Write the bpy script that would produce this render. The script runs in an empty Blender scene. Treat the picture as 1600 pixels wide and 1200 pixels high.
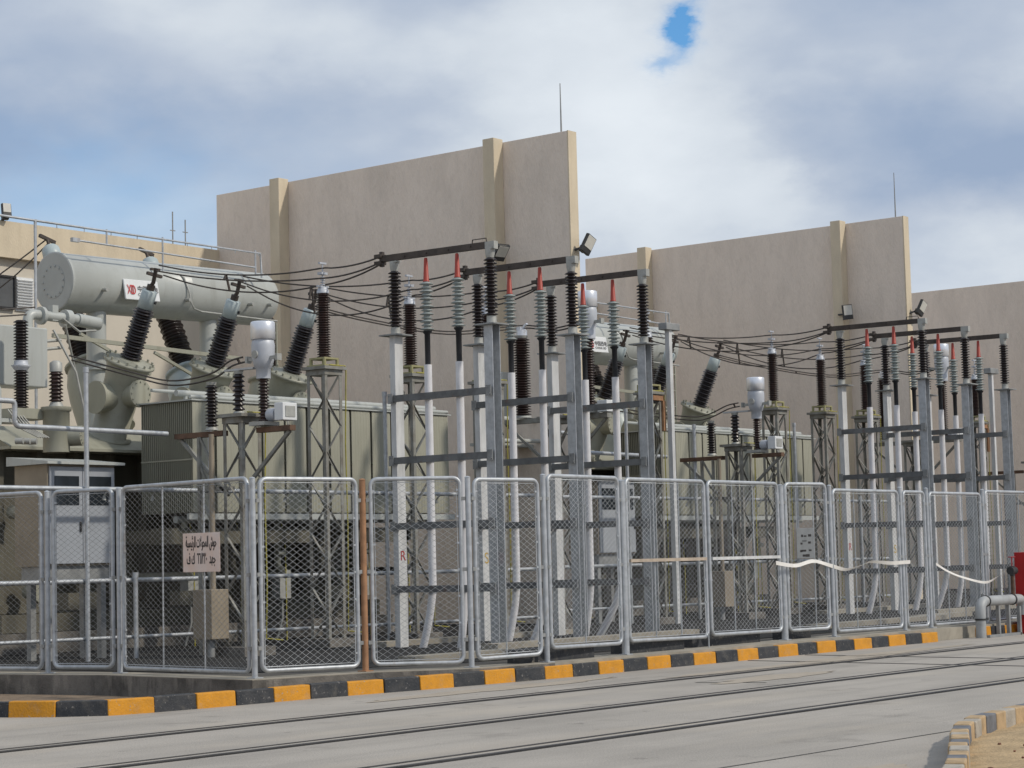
import bpy, math, random
from mathutils import Vector, Matrix
random.seed(7)
S = bpy.context.scene
COL = S.collection

# ------------------------------------------------------------------ camera
cam_d = bpy.data.cameras.new("camera"); cam = bpy.data.objects.new("camera", cam_d); COL.objects.link(cam)
PITCH, YAW, ROLL = 0.08470284, 0.90116324, -0.0250213
fw = Vector((math.sin(YAW)*math.cos(PITCH), math.cos(YAW)*math.cos(PITCH), math.sin(PITCH)))
rt = Vector((math.cos(YAW), -math.sin(YAW), 0)); up = rt.cross(fw)
c_, s_ = math.cos(ROLL), math.sin(ROLL)
rt, up = c_*rt + s_*up, -s_*rt + c_*up
m = Matrix((rt, up, -fw)).transposed().to_4x4(); m.translation = (0, 0, 1.5)
cam.matrix_world = m
cam_d.sensor_width = 36; cam_d.lens = 3265.75/1600*36; cam_d.clip_start = 0.1; cam_d.clip_end = 5000
S.camera = cam

# ------------------------------------------------------------------ light, sky, exposure
SUN_DIR = Vector((0.36, -1.0, 0.95)).normalized()
sl = bpy.data.lights.new("sun", 'SUN'); sl.energy = 2.35; sl.angle = math.radians(3); sl.color = (1.0, 0.93, 0.82)
so = bpy.data.objects.new("sun", sl); COL.objects.link(so)
so.rotation_euler = (-SUN_DIR).to_track_quat('-Z', 'Y').to_euler()
S.view_settings.view_transform = 'Standard'; S.view_settings.look = 'None'
S.view_settings.exposure = 0.0; S.view_settings.gamma = 1.0

W = bpy.data.worlds.new("World"); S.world = W; W.use_nodes = True
nt = W.node_tree; nt.nodes.clear(); N = nt.nodes; L = nt.links
def node(t, **k):
    n = N.new(t)
    for a, b in k.items(): setattr(n, a, b)
    return n
def pixdir(px, py):
    return (3265.75*fw + (px-800)*rt + (600-py)*up).normalized()
out = node('ShaderNodeOutputWorld')
sky = node('ShaderNodeTexSky'); sky.sky_type = 'NISHITA'; sky.sun_disc = False
sky.sun_elevation = math.asin(SUN_DIR.z); sky.sun_rotation = math.atan2(SUN_DIR.x, SUN_DIR.y)
sky.air_density = 1.0; sky.dust_density = 0.3; sky.ozone_density = 2.0
bg_sky = node('ShaderNodeBackground'); bg_sky.inputs[1].default_value = 0.15
hs = node('ShaderNodeHueSaturation'); hs.inputs['Saturation'].default_value = 1.35; L.new(sky.outputs[0], hs.inputs['Color']); L.new(hs.outputs[0], bg_sky.inputs[0])
tc = node('ShaderNodeTexCoord')
def math_(op, a, b=None, clamp=False):
    n = node('ShaderNodeMath', operation=op, use_clamp=clamp)
    for i, v in enumerate((a, b)):
        if v is None: continue
        if isinstance(v, (int, float)): n.inputs[i].default_value = v
        else: L.new(v, n.inputs[i])
    return n.outputs[0]
def blob(px, py, rx, ry=None, hard=0.0):
    """soft spot of sky around one direction; rx, ry its angular half sizes"""
    d = pixdir(px, py)
    h = Vector((d.y, -d.x, 0)).normalized(); v = h.cross(d)
    ry = ry or rx
    def dot(vec):
        n = node('ShaderNodeVectorMath', operation='DOT_PRODUCT'); n.inputs[1].default_value = vec
        L.new(warp, n.inputs[0]); return n.outputs['Value']
    a = math_('DIVIDE', dot(h), rx); b = math_('DIVIDE', dot(v), ry)
    r2 = math_('ADD', math_('MULTIPLY', a, a), math_('MULTIPLY', b, b))
    return math_('POWER', 2.718, math_('MULTIPLY', r2, -1.0))
mp = node('ShaderNodeMapping'); mp.inputs['Scale'].default_value = (1, 1, 1.9)
L.new(tc.outputs['Generated'], mp.inputs['Vector'])
nw = node('ShaderNodeTexNoise'); nw.inputs['Scale'].default_value = 18; nw.inputs['Detail'].default_value = 9; nw.inputs['Roughness'].default_value = .62
L.new(mp.outputs[0], nw.inputs['Vector'])
sub = node('ShaderNodeVectorMath', operation='SUBTRACT'); sub.inputs[1].default_value = (.5, .5, .5); L.new(nw.outputs['Color'], sub.inputs[0])
scl = node('ShaderNodeVectorMath', operation='SCALE'); scl.inputs['Scale'].default_value = 0.055; L.new(sub.outputs[0], scl.inputs[0])
addw = node('ShaderNodeVectorMath', operation='ADD'); L.new(tc.outputs['Generated'], addw.inputs[0]); L.new(scl.outputs[0], addw.inputs[1])
warp = addw.outputs[0]
n1 = node('ShaderNodeTexNoise'); n1.inputs['Scale'].default_value = 7.5; n1.inputs['Detail'].default_value = 7; n1.inputs['Roughness'].default_value = 0.45
L.new(mp.outputs[0], n1.inputs['Vector'])
n2 = node('ShaderNodeTexNoise'); n2.inputs['Scale'].default_value = 24; n2.inputs['Detail'].default_value = 5; n2.inputs['Roughness'].default_value = 0.5
L.new(mp.outputs[0], n2.inputs['Vector'])
base = math_('ADD', math_('MULTIPLY', n1.outputs['Fac'], 0.82), math_('MULTIPLY', n2.outputs['Fac'], 0.14))
def addb(v, b, k): return math_('ADD', v, math_('MULTIPLY', b, k))
br = base
br = addb(br, blob(960, 150, .060, .050), .30)      # the bright bank round the blue gap
br = addb(br, blob(620, 60, .11, .030), .10)
br = addb(br, blob(1540, 50, .05, .03), .08)
br = addb(br, blob(1000, 270, .055, .035), .16)
br = addb(br, blob(1230, 310, .030, .014), .12)
br = addb(br, blob(1560, 360, .04, .025), .14)
br = addb(br, blob(250, 90, .06, .03), .06)
br = addb(br, blob(1330, 230, .085, .030), -.15)    # the grey bank on the right
br = addb(br, blob(1100, 130, .03, .02), -.06)
br = addb(br, blob(450, 230, .14, .05), -.10)
br = addb(br, blob(100, 180, .05, .02), -.05)
ramp = node('ShaderNodeValToRGB'); cr = ramp.color_ramp
cr.elements[0].position = 0.28; cr.elements[0].color = (0.30, 0.385, 0.53, 1)
cr.elements[1].position = 0.90; cr.elements[1].color = (0.74, 0.79, 0.84, 1)
e = cr.elements.new(0.47); e.color = (0.44, 0.505, 0.61, 1)
e = cr.elements.new(0.62); e.color = (0.60, 0.655, 0.72, 1)
L.new(br, ramp.inputs[0])
bg_cl = node('ShaderNodeBackground'); bg_cl.inputs[1].default_value = 1.08
L.new(ramp.outputs[0], bg_cl.inputs[0])
cover = math_('SUBTRACT', 1.0, math_('MULTIPLY', blob(1066, 26, .0082, .0092), 1.15))
cover = math_('SUBTRACT', cover, math_('MULTIPLY', blob(1060, 60, .0080, .0085), .85))
cover = math_('SUBTRACT', cover, math_('MULTIPLY', blob(1032, 104, .010, .005), .6))
low = math_('MULTIPLY', blob(150, 335, .095, .034), .46)
low = math_('MULTIPLY', low, math_('SUBTRACT', 1.45, base))
cover = math_('SUBTRACT', cover, low, clamp=True)
mix = node('ShaderNodeMixShader'); L.new(cover, mix.inputs[0]); L.new(bg_sky.outputs[0], mix.inputs[1]); L.new(bg_cl.outputs[0], mix.inputs[2])
L.new(mix.outputs[0], out.inputs[0])

# ------------------------------------------------------------------ materials
def mat(name, col, rough=.6, metal=0., var=.12, scale=3., bump=0., bscale=40., col2=None, spec=None, streak=0., coat=0., layers=()):
    M = bpy.data.materials.new(name); M.use_nodes = True
    t = M.node_tree; b = t.nodes['Principled BSDF']
    b.inputs['Roughness'].default_value = rough; b.inputs['Metallic'].default_value = metal
    if spec is not None: b.inputs['Specular IOR Level'].default_value = spec
    if coat: b.inputs['Coat Weight'].default_value = coat
    g = t.nodes.new('ShaderNodeNewGeometry')
    n = t.nodes.new('ShaderNodeTexNoise'); n.inputs['Scale'].default_value = scale; n.inputs['Detail'].default_value = 6; n.inputs['Roughness'].default_value = .62
    src = g.outputs['Position']
    if streak:
        mpn = t.nodes.new('ShaderNodeMapping'); mpn.inputs['Scale'].default_value = (1, 1, streak); t.links.new(src, mpn.inputs[0]); src2 = mpn.outputs[0]
    else: src2 = src
    t.links.new(src2, n.inputs['Vector'])
    r = t.nodes.new('ShaderNodeValToRGB')
    c2 = col2 or tuple(max(0, x*(1-2.2*var)) for x in col)
    r.color_ramp.elements[0].position = .30; r.color_ramp.elements[0].color = (*c2, 1)
    r.color_ramp.elements[1].position = .62; r.color_ramp.elements[1].color = (*col, 1)
    t.links.new(n.outputs['Fac'], r.inputs[0]); colr = r.outputs[0]
    for k, (sc_, st_, lo, hi, lc, amt) in enumerate(layers):
        mq = t.nodes.new('ShaderNodeMapping'); mq.inputs['Scale'].default_value = st_; mq.inputs['Location'].default_value = (3.1*k, 1.7*k, .9*k); t.links.new(src, mq.inputs[0])
        nq = t.nodes.new('ShaderNodeTexNoise'); nq.inputs['Scale'].default_value = sc_; nq.inputs['Detail'].default_value = 5; nq.inputs['Roughness'].default_value = .6; t.links.new(mq.outputs[0], nq.inputs['Vector'])
        mr = t.nodes.new('ShaderNodeMapRange'); mr.inputs['From Min'].default_value = lo; mr.inputs['From Max'].default_value = hi; mr.inputs['To Max'].default_value = amt; t.links.new(nq.outputs['Fac'], mr.inputs['Value'])
        mx = t.nodes.new('ShaderNodeMix'); mx.data_type = 'RGBA'
        fa = [i for i in mx.inputs if i.name == 'Factor' and i.type == 'VALUE'][0]; ia = [i for i in mx.inputs if i.name == 'A' and i.type == 'RGBA'][0]; ib_ = [i for i in mx.inputs if i.name == 'B' and i.type == 'RGBA'][0]
        t.links.new(mr.outputs[0], fa); t.links.new(colr, ia); ib_.default_value = (*lc, 1)
        colr = [o for o in mx.outputs if o.type == 'RGBA'][0]
    t.links.new(colr, b.inputs['Base Color'])
    if bump:
        nb = t.nodes.new('ShaderNodeTexNoise'); nb.inputs['Scale'].default_value = bscale; nb.inputs['Detail'].default_value = 4
        t.links.new(src2 if streak else src, nb.inputs['Vector'])
        bn = t.nodes.new('ShaderNodeBump'); bn.inputs['Strength'].default_value = bump; bn.inputs['Distance'].default_value = .02
        t.links.new(nb.outputs['Fac'], bn.inputs['Height']); t.links.new(bn.outputs[0], b.inputs['Normal'])
    return M
M = {}
M['stucco'] = mat('stucco', (.80, .69, .585), .9, var=.05, scale=1.6, bump=.9, bscale=26, streak=.3, layers=[(8,(1,1,.35),.48,.75,(.55,.47,.40),.30),(1.1,(1,1,.5),.55,.72,(.55,.48,.41),.35),(30,(1,1,.5),.62,.72,(.80,.72,.64),.35)])
M['trim'] = mat('cream_trim', (.67, .57, .42), .85, var=.07, scale=2.5, bump=.35, bscale=40, streak=.4, layers=[(7,(1,1,.10),.52,.75,(.52,.43,.31),.4)])
M['bwall'] = mat('cream_render', (.62, .565, .475), .88, var=.05, scale=1.2, bump=.15, streak=.4)
M['concrete'] = mat('road_concrete', (.40, .365, .32), .85, var=.09, scale=.55, bump=.45, bscale=45, layers=[(1.6,(.10,1,1),.48,.74,(.25,.228,.20),.65),(1.3,(1,1,1),.60,.70,(.21,.19,.165),.5),(3.5,(1,1,1),.66,.70,(.15,.135,.12),.45),(.8,(.3,1,1),.52,.72,(.46,.40,.32),.5),(38,(1,1,1),.60,.72,(.27,.25,.22),.4),(60,(1,1,1),.62,.70,(.52,.49,.44),.4)])
M['palebar'] = mat('faded_cross_bar', (.50, .41, .32), .7, var=.15, scale=6)
M['dust'] = mat('blown_dust', (.41, .355, .285), .95, var=.08, scale=3, bump=.3)
M['sand'] = mat('sand', (.50, .36, .20), .95, var=.14, scale=4, bump=.8, bscale=35)
M['dirt'] = mat('dirt', (.30, .22, .15), .95, var=.2, scale=5, bump=.6, bscale=30)
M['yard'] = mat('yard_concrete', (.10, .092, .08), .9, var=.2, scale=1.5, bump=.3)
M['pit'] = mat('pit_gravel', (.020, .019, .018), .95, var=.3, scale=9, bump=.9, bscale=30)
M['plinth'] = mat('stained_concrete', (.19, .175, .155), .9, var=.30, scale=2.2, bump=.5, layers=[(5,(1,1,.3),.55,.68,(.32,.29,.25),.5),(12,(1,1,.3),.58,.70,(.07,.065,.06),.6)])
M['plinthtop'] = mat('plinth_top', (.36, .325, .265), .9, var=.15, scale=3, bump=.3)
M['yellow'] = mat('yellow_kerb_paint', (.66, .285, .012), .7, var=.10, scale=6, bump=.3, layers=[(26,(1,1,1),.63,.68,(.33,.30,.26),.7),(7,(1,1,1),.55,.80,(.36,.31,.24),.32),(60,(1,1,1),.58,.66,(.20,.17,.13),.35)])
M['black'] = mat('black_kerb_paint', (.020, .023, .028), .65, var=.3, scale=6, bump=.3, col2=(.05, .05, .052), layers=[(26,(1,1,1),.62,.67,(.26,.24,.22),.6),(7,(1,1,1),.54,.78,(.20,.175,.14),.40)])
M['galv'] = mat('galvanised_steel', (.52, .54, .56), .5, .5, var=.13, scale=9, layers=[(14,(1,1,.4),.60,.72,(.36,.34,.31),.5),(5,(1,1,.5),.66,.72,(.30,.20,.13),.35)])
M['meshwire'] = mat('galvanised_mesh_wire', (.44, .45, .455), .55, .3, var=.2, scale=6, layers=[(5,(1,1,.5),.64,.72,(.36,.25,.17),.3)])
M['pipepaint'] = mat('dull_grey_pipe_paint', (.40,.41,.41), .55, .1, var=.12, scale=4, layers=[(7,(1,1,.4),.58,.72,(.30,.26,.21),.5)])
M['galvdull'] = mat('dull_galvanised', (.33, .335, .33), .6, .35, var=.16, scale=5)
M['barsteel'] = mat('weathered_channel', (.20, .205, .205), .6, .3, var=.2, scale=4, layers=[(6,(1,1,1),.60,.70,(.20,.11,.07),.5)])
M['whitesteel'] = mat('pale_galvanised', (.64, .64, .63), .5, .0, var=.12, scale=7, streak=.3, layers=[(6,(1,1,.3),.55,.72,(.42,.42,.41),.5),(10,(1,1,.25),.66,.74,(.33,.23,.16),.5)])
M['lattice'] = mat('weathered_angle_steel', (.30, .30, .275), .65, .25, var=.20, scale=4, col2=(.17, .15, .12))
M['rust'] = mat('rusty_steel', (.17, .098, .062), .85, .1, var=.25, scale=6)
M['rustpost'] = mat('rust_primer_post', (.42, .225, .12), .8, .1, var=.18, scale=5)
M['busbar'] = mat('weathered_copper_bar', (.085, .068, .058), .6, .35, var=.2, scale=5)
M['wire'] = mat('stranded_conductor', (.10, .085, .075), .6, .4, var=.2, scale=20)
M['porc'] = mat('brown_black_porcelain', (.022, .013, .012), .28, var=.3, scale=8)
M['brownporc'] = mat('dark_brown_porcelain', (.040, .017, .012), .32, var=.3, scale=8)
M['polymer'] = mat('grey_polymer', (.30, .335, .325), .55, var=.1, scale=9)
M['red'] = mat('red_tape', (.40, .050, .028), .5, var=.12, scale=9)
M['sleeve'] = mat('black_sleeve', (.010, .011, .015), .5, var=.2, scale=9)
M['conduit'] = mat('white_cable_sheath', (.74, .73, .74), .6, var=.06, scale=6, layers=[(9,(1,1,.3),.56,.72,(.45,.43,.40),.4)])
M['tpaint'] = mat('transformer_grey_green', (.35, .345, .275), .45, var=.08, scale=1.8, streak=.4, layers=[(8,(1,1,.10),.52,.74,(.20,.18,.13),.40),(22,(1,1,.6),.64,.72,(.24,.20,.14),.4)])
M['tbase'] = mat('shaded_olive_paint', (.13, .12, .09), .6, var=.15, scale=2)  # transformer paint with the shade below cover and radiators put into its colour
M['yelbase'] = mat('greenish_yellow_base', (.36, .335, .17), .6, var=.12, scale=5)
M['tlight'] = mat('pale_transformer_grey', (.45, .465, .44), .38, var=.05, scale=1.5, streak=.4, layers=[(8,(1,1,.10),.52,.74,(.20,.18,.13),.22),(22,(1,1,.6),.64,.72,(.24,.20,.14),.2)])
M['disc'] = mat('end_plate_grey', (.40, .415, .40), .45, var=.05, scale=2)
M['radia'] = mat('radiator_grey_green', (.36, .352, .278), .5, var=.06, scale=2, streak=.3, layers=[(8,(1,1,.10),.52,.74,(.20,.18,.13),.40),(22,(1,1,.6),.64,.72,(.24,.20,.14),.4)])
M['bcap'] = mat('pale_blue_grey_cap', (.42, .48, .48), .4, var=.06, scale=5)
M['silver'] = mat('bright_aluminium', (.82, .83, .86), .30, .6, var=.05, scale=4)
M['silverp'] = mat('aluminium_paint', (.50, .52, .56), .5, .15, var=.06, scale=5)
M['flange'] = mat('cast_flange_grey', (.42, .42, .39), .55, .2, var=.12, scale=8)
M['white'] = mat('white_enamel', (.72, .73, .73), .5, var=.04, scale=4)
M['cabwhite'] = mat('cabinet_white', (.36, .38, .41), .45, var=.05, scale=3)
M['tan'] = mat('tan_cabinet', (.30, .25, .185), .6, var=.1, scale=3)
M['glass'] = mat('dark_window', (.02, .025, .03), .12, var=.1, scale=3)
M['greyglass'] = mat('grey_window', (.12, .125, .13), .2, var=.1, scale=3)
M['earth'] = mat('yellow_green_earth_wire', (.42, .37, .06), .6, var=.15, scale=12)
M['lamp'] = mat('lamp_glass', (.62, .60, .54), .25, var=.05, scale=8)
M['dark'] = mat('dark_housing', (.035, .035, .036), .5, var=.2, scale=8)
M['sign'] = mat('pink_white_sign', (.72, .56, .48), .6, var=.06, scale=4, col2=(.74, .66, .62))
M['ink'] = mat('black_ink', (.015, .012, .012), .6, var=.1)
M['redink'] = mat('red_paint', (.42, .03, .03), .6, var=.1)
M['yelink'] = mat('yellow_paint', (.55, .36, .03), .6, var=.1)
M['greysign'] = mat('grey_sign_back', (.23, .24, .245), .5, .2, var=.1, scale=8)
M['tape'] = mat('white_barrier_tape', (.78, .75, .70), .6, var=.06, scale=8)
M['firered'] = mat('fire_red', (.42, .008, .008), .4, var=.08, scale=3)
M['rail'] = mat('rail_steel', (.070, .064, .060), .5, .5, var=.2, scale=4)
M['groove'] = mat('rail_groove', (.025, .024, .023), .9, var=.2, scale=4)
M['greykerb'] = mat('faded_blue_grey_kerb', (.17, .175, .19), .8, var=.2, scale=7)
M['fadedkerb'] = mat('faded_yellow_kerb', (.50, .355, .20), .85, var=.18, scale=7)
M['barekerb'] = mat('bare_concrete_kerb', (.42, .38, .32), .9, var=.15, scale=7, bump=.3)
M['stone'] = mat('reddish_pebble', (.20, .085, .05), .9, var=.25, scale=20)
M['logo'] = mat('logo_red', (.50, .03, .03), .5, var=.05)

# ------------------------------------------------------------------ mesh builder
def V(*a): return Vector(a[0] if len(a) == 1 else a)
class MB:
    def __init__(s): s.v = []; s.f = []; s.sm = []
    def add(s, vs, fs, smooth=False):
        o = len(s.v); s.v += [Vector(x) for x in vs]
        for f in fs: s.f.append([i+o for i in f]); s.sm.append(smooth)
        return s
    def obox(s, c, ax, ay, az):
        c, ax, ay, az = map(Vector, (c, ax, ay, az))
        vs = [c+i*ax+j*ay+k*az for i in (-1, 1) for j in (-1, 1) for k in (-1, 1)]
        return s.add(vs, [(0,1,3,2),(4,6,7,5),(0,4,5,1),(2,3,7,6),(0,2,6,4),(1,5,7,3)])
    def box(s, x0, x1, y0, y1, z0, z1):
        return s.obox(((x0+x1)/2, (y0+y1)/2, (z0+z1)/2), ((x1-x0)/2,0,0), (0,(y1-y0)/2,0), (0,0,(z1-z0)/2))
    def bar(s, a, b, w, h, ref=(0,0,1)):
        a, b = V(a), V(b); d = b-a; l = d.length; d = d.normalized(); r = V(ref)
        if abs(d.dot(r)) > .98: r = V(1,0,0)
        x = d.cross(r).normalized(); y = x.cross(d)
        return s.obox((a+b)/2, d*l/2, x*w/2, y*h/2)
    def tube(s, pts, r, n=8, caps=True):
        pts = [V(p) for p in pts]; rings = []; prev = None
        for i, p in enumerate(pts):
            if i == 0: d = pts[1]-p
            elif i == len(pts)-1: d = p-pts[i-1]
            else: d = (pts[i+1]-p).normalized()+(p-pts[i-1]).normalized()
            d = d.normalized()
            if prev is None:
                x = d.cross(V(0,0,1))
                if x.length < .05: x = d.cross(V(1,0,0))
                x = x.normalized()
            else: x = (prev - d*prev.dot(d)).normalized()
            prev = x; y = d.cross(x)
            rr = r[i] if isinstance(r, (list, tuple)) else r
            rings.append([p+rr*(math.cos(2*math.pi*k/n)*x+math.sin(2*math.pi*k/n)*y) for k in range(n)])
        vs = [v for rg in rings for v in rg]; fs = []
        for i in range(len(pts)-1):
            for k in range(n):
                fs.append((i*n+k, i*n+(k+1) % n, (i+1)*n+(k+1) % n, (i+1)*n+k))
        s.add(vs, fs, n > 4)
        if caps:
            o = len(s.v); s.add(rings[0], [tuple(reversed(range(n)))]); s.add(rings[-1], [tuple(range(n))])
        return s
    def cyl(s, a, b, r, r2=None, n=20):
        return s.lathe(a, b, [(0, r), (1, r if r2 is None else r2)], n)
    def lathe(s, a, b, prof, n=20, smooth=True):
        """profile of (t along a->b, radius); ends closed"""
        a, b = V(a), V(b); d = (b-a); dn = d.normalized()
        x = dn.cross(V(0,0,1))
        if x.length < .02: x = V(1,0,0)
        x = x.normalized(); y = dn.cross(x)
        cs = [(math.cos(2*math.pi*k/n), math.sin(2*math.pi*k/n)) for k in range(n)]
        vs = []; fs = []
        for t, r in prof:
            p = a+d*t
            vs += [p+r*(c*x+q*y) for c, q in cs]
        for i in range(len(prof)-1):
            for k in range(n):
                fs.append((i*n+k, i*n+(k+1) % n, (i+1)*n+(k+1) % n, (i+1)*n+k))
        s.add(vs, fs, smooth)
        m_ = len(prof)-1
        s.add(vs[:n], [tuple(reversed(range(n)))]); s.add(vs[m_*n:], [tuple(range(n))])
        return s
    def prism(s, poly, z0, z1):
        """polygon (x,y) counter-clockwise, extruded in z (z may be lists)"""
        n = len(poly)
        za = z0 if isinstance(z0, list) else [z0]*n; zb = z1 if isinstance(z1, list) else [z1]*n
        vs = [(p[0], p[1], za[i]) for i, p in enumerate(poly)]+[(p[0], p[1], zb[i]) for i, p in enumerate(poly)]
        fs = [tuple(reversed(range(n))), tuple(range(n, 2*n))]+[(i, (i+1) % n, n+(i+1) % n, n+i) for i in range(n)]
        return s.add(vs, fs)
    def build(s, name, material, parent=None, bevel=0., loc=None):
        org = V(loc) if loc is not None else (ORG.get(parent.name, V(0,0,0)) if parent else V(0,0,0))
        me = bpy.data.meshes.new(name); me.from_pydata([tuple(v-org) for v in s.v], [], s.f)
        me.polygons.foreach_set('use_smooth', s.sm)
        me.materials.append(M[material]); me.update()
        o = bpy.data.objects.new(name, me); COL.objects.link(o)
        if parent: o.parent = parent; ORG[o.name] = org
        else: o.location = org; ORG[o.name] = org
        if bevel:
            b = o.modifiers.new('bevel', 'BEVEL'); b.width = bevel; b.segments = 2; b.limit_method = 'ANGLE'
        return o
ORG = {}
def tag(o, label=None, cat=None, group=None, kind=None):
    if label: o['label'] = label
    if cat: o['category'] = cat
    if group: o['group'] = group
    if kind: o['kind'] = kind
    return o
def thing(name, loc, label, cat, group=None):
    o = bpy.data.objects.new(name, None); COL.objects.link(o); o.location = loc; o.empty_display_size = .2
    ORG[o.name] = V(loc); return tag(o, label, cat, group)
KIDS = {}
def copy_tree(o, off=(0,0,0), label=None, parent=None):
    c = o.copy(); COL.objects.link(c)
    if parent: c.parent = parent
    else: c.location = o.location+V(off)
    ORG[c.name] = ORG[o.name] if parent else V(ORG[o.name])+V(off)
    if label: c['label'] = label
    for ch in [x for x in ALLCH(o)]: copy_tree(ch, parent=c)
    return c
def ALLCH(o): return [x for x in bpy.data.objects if x.parent == o]
def structure(name, mb, material, **k): return tag(mb.build(name, material, **k), kind='structure')
def sheds(n, rc, rs, small=None, t0=0., t1=1.):
    p = [(t0, rc)]; st = (t1-t0)/n
    for i in range(n):
        z = t0+i*st; r = rs if (small is None or i % 2 == 0) else small
        p += [(z+.18*st, rc), (z+.34*st, r), (z+.44*st, r), (z+.92*st, rc)]
    return p+[(t1, rc)]
def arc(c, u, v, r, a0, a1, n=6):
    c, u, v = V(c), V(u), V(v)
    return [c+r*(math.cos(a0+(a1-a0)*i/n)*u+math.sin(a0+(a1-a0)*i/n)*v) for i in range(n+1)]
def text(name, body, size, origin, xdir, ydir, material, parent, width=None, ext=.002, align='CENTER', bold=0.):
    c = bpy.data.curves.new(name, 'FONT'); c.body = body; c.size = 1; c.align_x = align; c.extrude = 0; c.offset = bold
    t = bpy.data.objects.new(name, c); COL.objects.link(t); bpy.context.view_layer.update()
    me = bpy.data.meshes.new_from_object(t.evaluated_get(bpy.context.evaluated_depsgraph_get()))
    bpy.data.objects.remove(t)
    xs = [v.co.x for v in me.vertices]; w = max(xs)-min(xs)
    kx = (width/w) if width else size
    org = ORG.get(parent.name, V(0,0,0)); xd, yd = V(xdir).normalized(), V(ydir).normalized()
    for v in me.vertices: v.co = V(origin)-org+xd*(v.co.x*kx)+yd*(v.co.y*size)
    me.materials.clear(); me.materials.append(M[material])
    o = bpy.data.objects.new(name, me); COL.objects.link(o); o.parent = parent; ORG[o.name] = org
    sol = o.modifiers.new('thickness', 'SOLIDIFY'); sol.thickness = ext; sol.offset = 0
    return o

# ================================================================== SETTING
g = MB().add([(-900,-900,-.14),(1500,-900,-.14),(1500,1500,-.14),(-900,1500,-.14)], [(0,1,2,3)])
structure('ground', g, 'sand')
# concrete road, cut into bays by joints
r = MB()
r.prism([(-40,-30),(120,-30),(120,16.345),(21.6,16.345),(19.4,16.52),(17.4,16.8),(15.4,16.92),(14.68,17.07),(14.2,17.68),(13.93,18.57),(13.82,19.6),(13.8,40),(-40,40)], -.12, 0)
structure('road', r, 'concrete')
# road joints: thin dark strips, 4 mm proud
j = MB()
def strip(mb, x0, y0, x1, y1, w, z):
    d = V(x1-x0, y1-y0, 0).normalized(); p = V(-d.y, d.x, 0)*w/2
    mb.add([V(x0,y0,z)-p, V(x1,y1,z)-p, V(x1,y1,z)+p, V(x0,y0,z)+p], [(0,1,2,3)])
strip(j, 8.0, 8.35, 17.5, 8.08, .018, .004)
strip(j, 21.1, 14.02, 21.3, 13.15, .05, .004); strip(j, 22.9, 14.02, 21.15, 14.03, .012, .004)
structure('road_joints', j, 'groove')
dm = MB()
def patch(mb, cx, cy, rx, ry, z, n=26, rough=.25):
    rr = [1+random.uniform(-rough, rough) for _ in range(n)]
    mb.add([(cx+rx*rr[k]*math.cos(2*math.pi*k/n), cy+ry*rr[k]*math.sin(2*math.pi*k/n), z) for k in range(n)], [tuple(range(n))])
for a in ((12.6,7.15,.9,.24,.0045),(25.0,14.9,3.2,.22,.0045),(19.5,15.7,2.2,.22,.0046),(28.5,15.2,2.6,.2,.0045),(22.4,13.6,1.3,.3,.0046)): patch(dm, *a)
structure('road_dirt', dm, 'dust')
# yard slab with the raised plinth edge that carries the fence
fence = [(17.50,23.60),(17.71,21.85),(17.97,20.74),(17.58,17.90),(19.13,17.55),(20.16,16.71),(21.43,16.50),(23.34,16.62),(27.77,16.78),(28.92,16.58),(31.33,16.62),(32.32,16.65),(34.46,16.65),(36.90,16.68)]
edge = [(17.28,26.0),(17.28,24.0),(17.45,21.9),(17.66,20.7),(17.36,17.72),(19.05,17.34),(20.0,16.56),(21.4,16.36),(90,16.36),(90,36.0),(17.28,36.0)]
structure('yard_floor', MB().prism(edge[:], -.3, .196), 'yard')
pl = MB()
e2 = [(17.26,25.9),(17.26,24.0),(17.43,21.9),(17.64,20.7),(17.34,17.70),(19.04,17.32),(19.98,16.55),(21.4,16.352)]
i2 = [(17.75,25.9),(17.75,24.0),(17.93,21.9),(18.17,20.7),(17.86,18.08),(19.25,17.75),(20.25,17.0),(21.5,16.85)]
for k in range(len(e2)-1):
    a, b, c, d = e2[k], e2[k+1], i2[k+1], i2[k]
    pl.add([(a[0],a[1],-.1),(b[0],b[1],-.1),(b[0],b[1],.192),(a[0],a[1],.192)], [(0,1,2,3)])
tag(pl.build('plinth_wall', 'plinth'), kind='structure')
pt = MB()
for k in range(len(e2)-1):
    a, b, c, d = e2[k], e2[k+1], i2[k+1], i2[k]
    pt.add([(a[0],a[1],.200),(b[0],b[1],.200),(c[0],c[1],.200),(d[0],d[1],.200)], [(0,1,2,3)])
    pt.add([(a[0],a[1],.192),(b[0],b[1],.192),(b[0],b[1],.200),(a[0],a[1],.200)], [(0,1,2,3)])
pt.add([(21.4,16.352,.2),(90,16.352,.2),(90,17.0,.2),(21.5,17.0,.2)], [(0,1,2,3)])
pt.add([(21.4,16.352,.0),(90,16.352,.0),(90,16.352,.2),(21.4,16.352,.2)], [(0,1,2,3)])
structure('plinth_top', pt, 'plinthtop')
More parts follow.
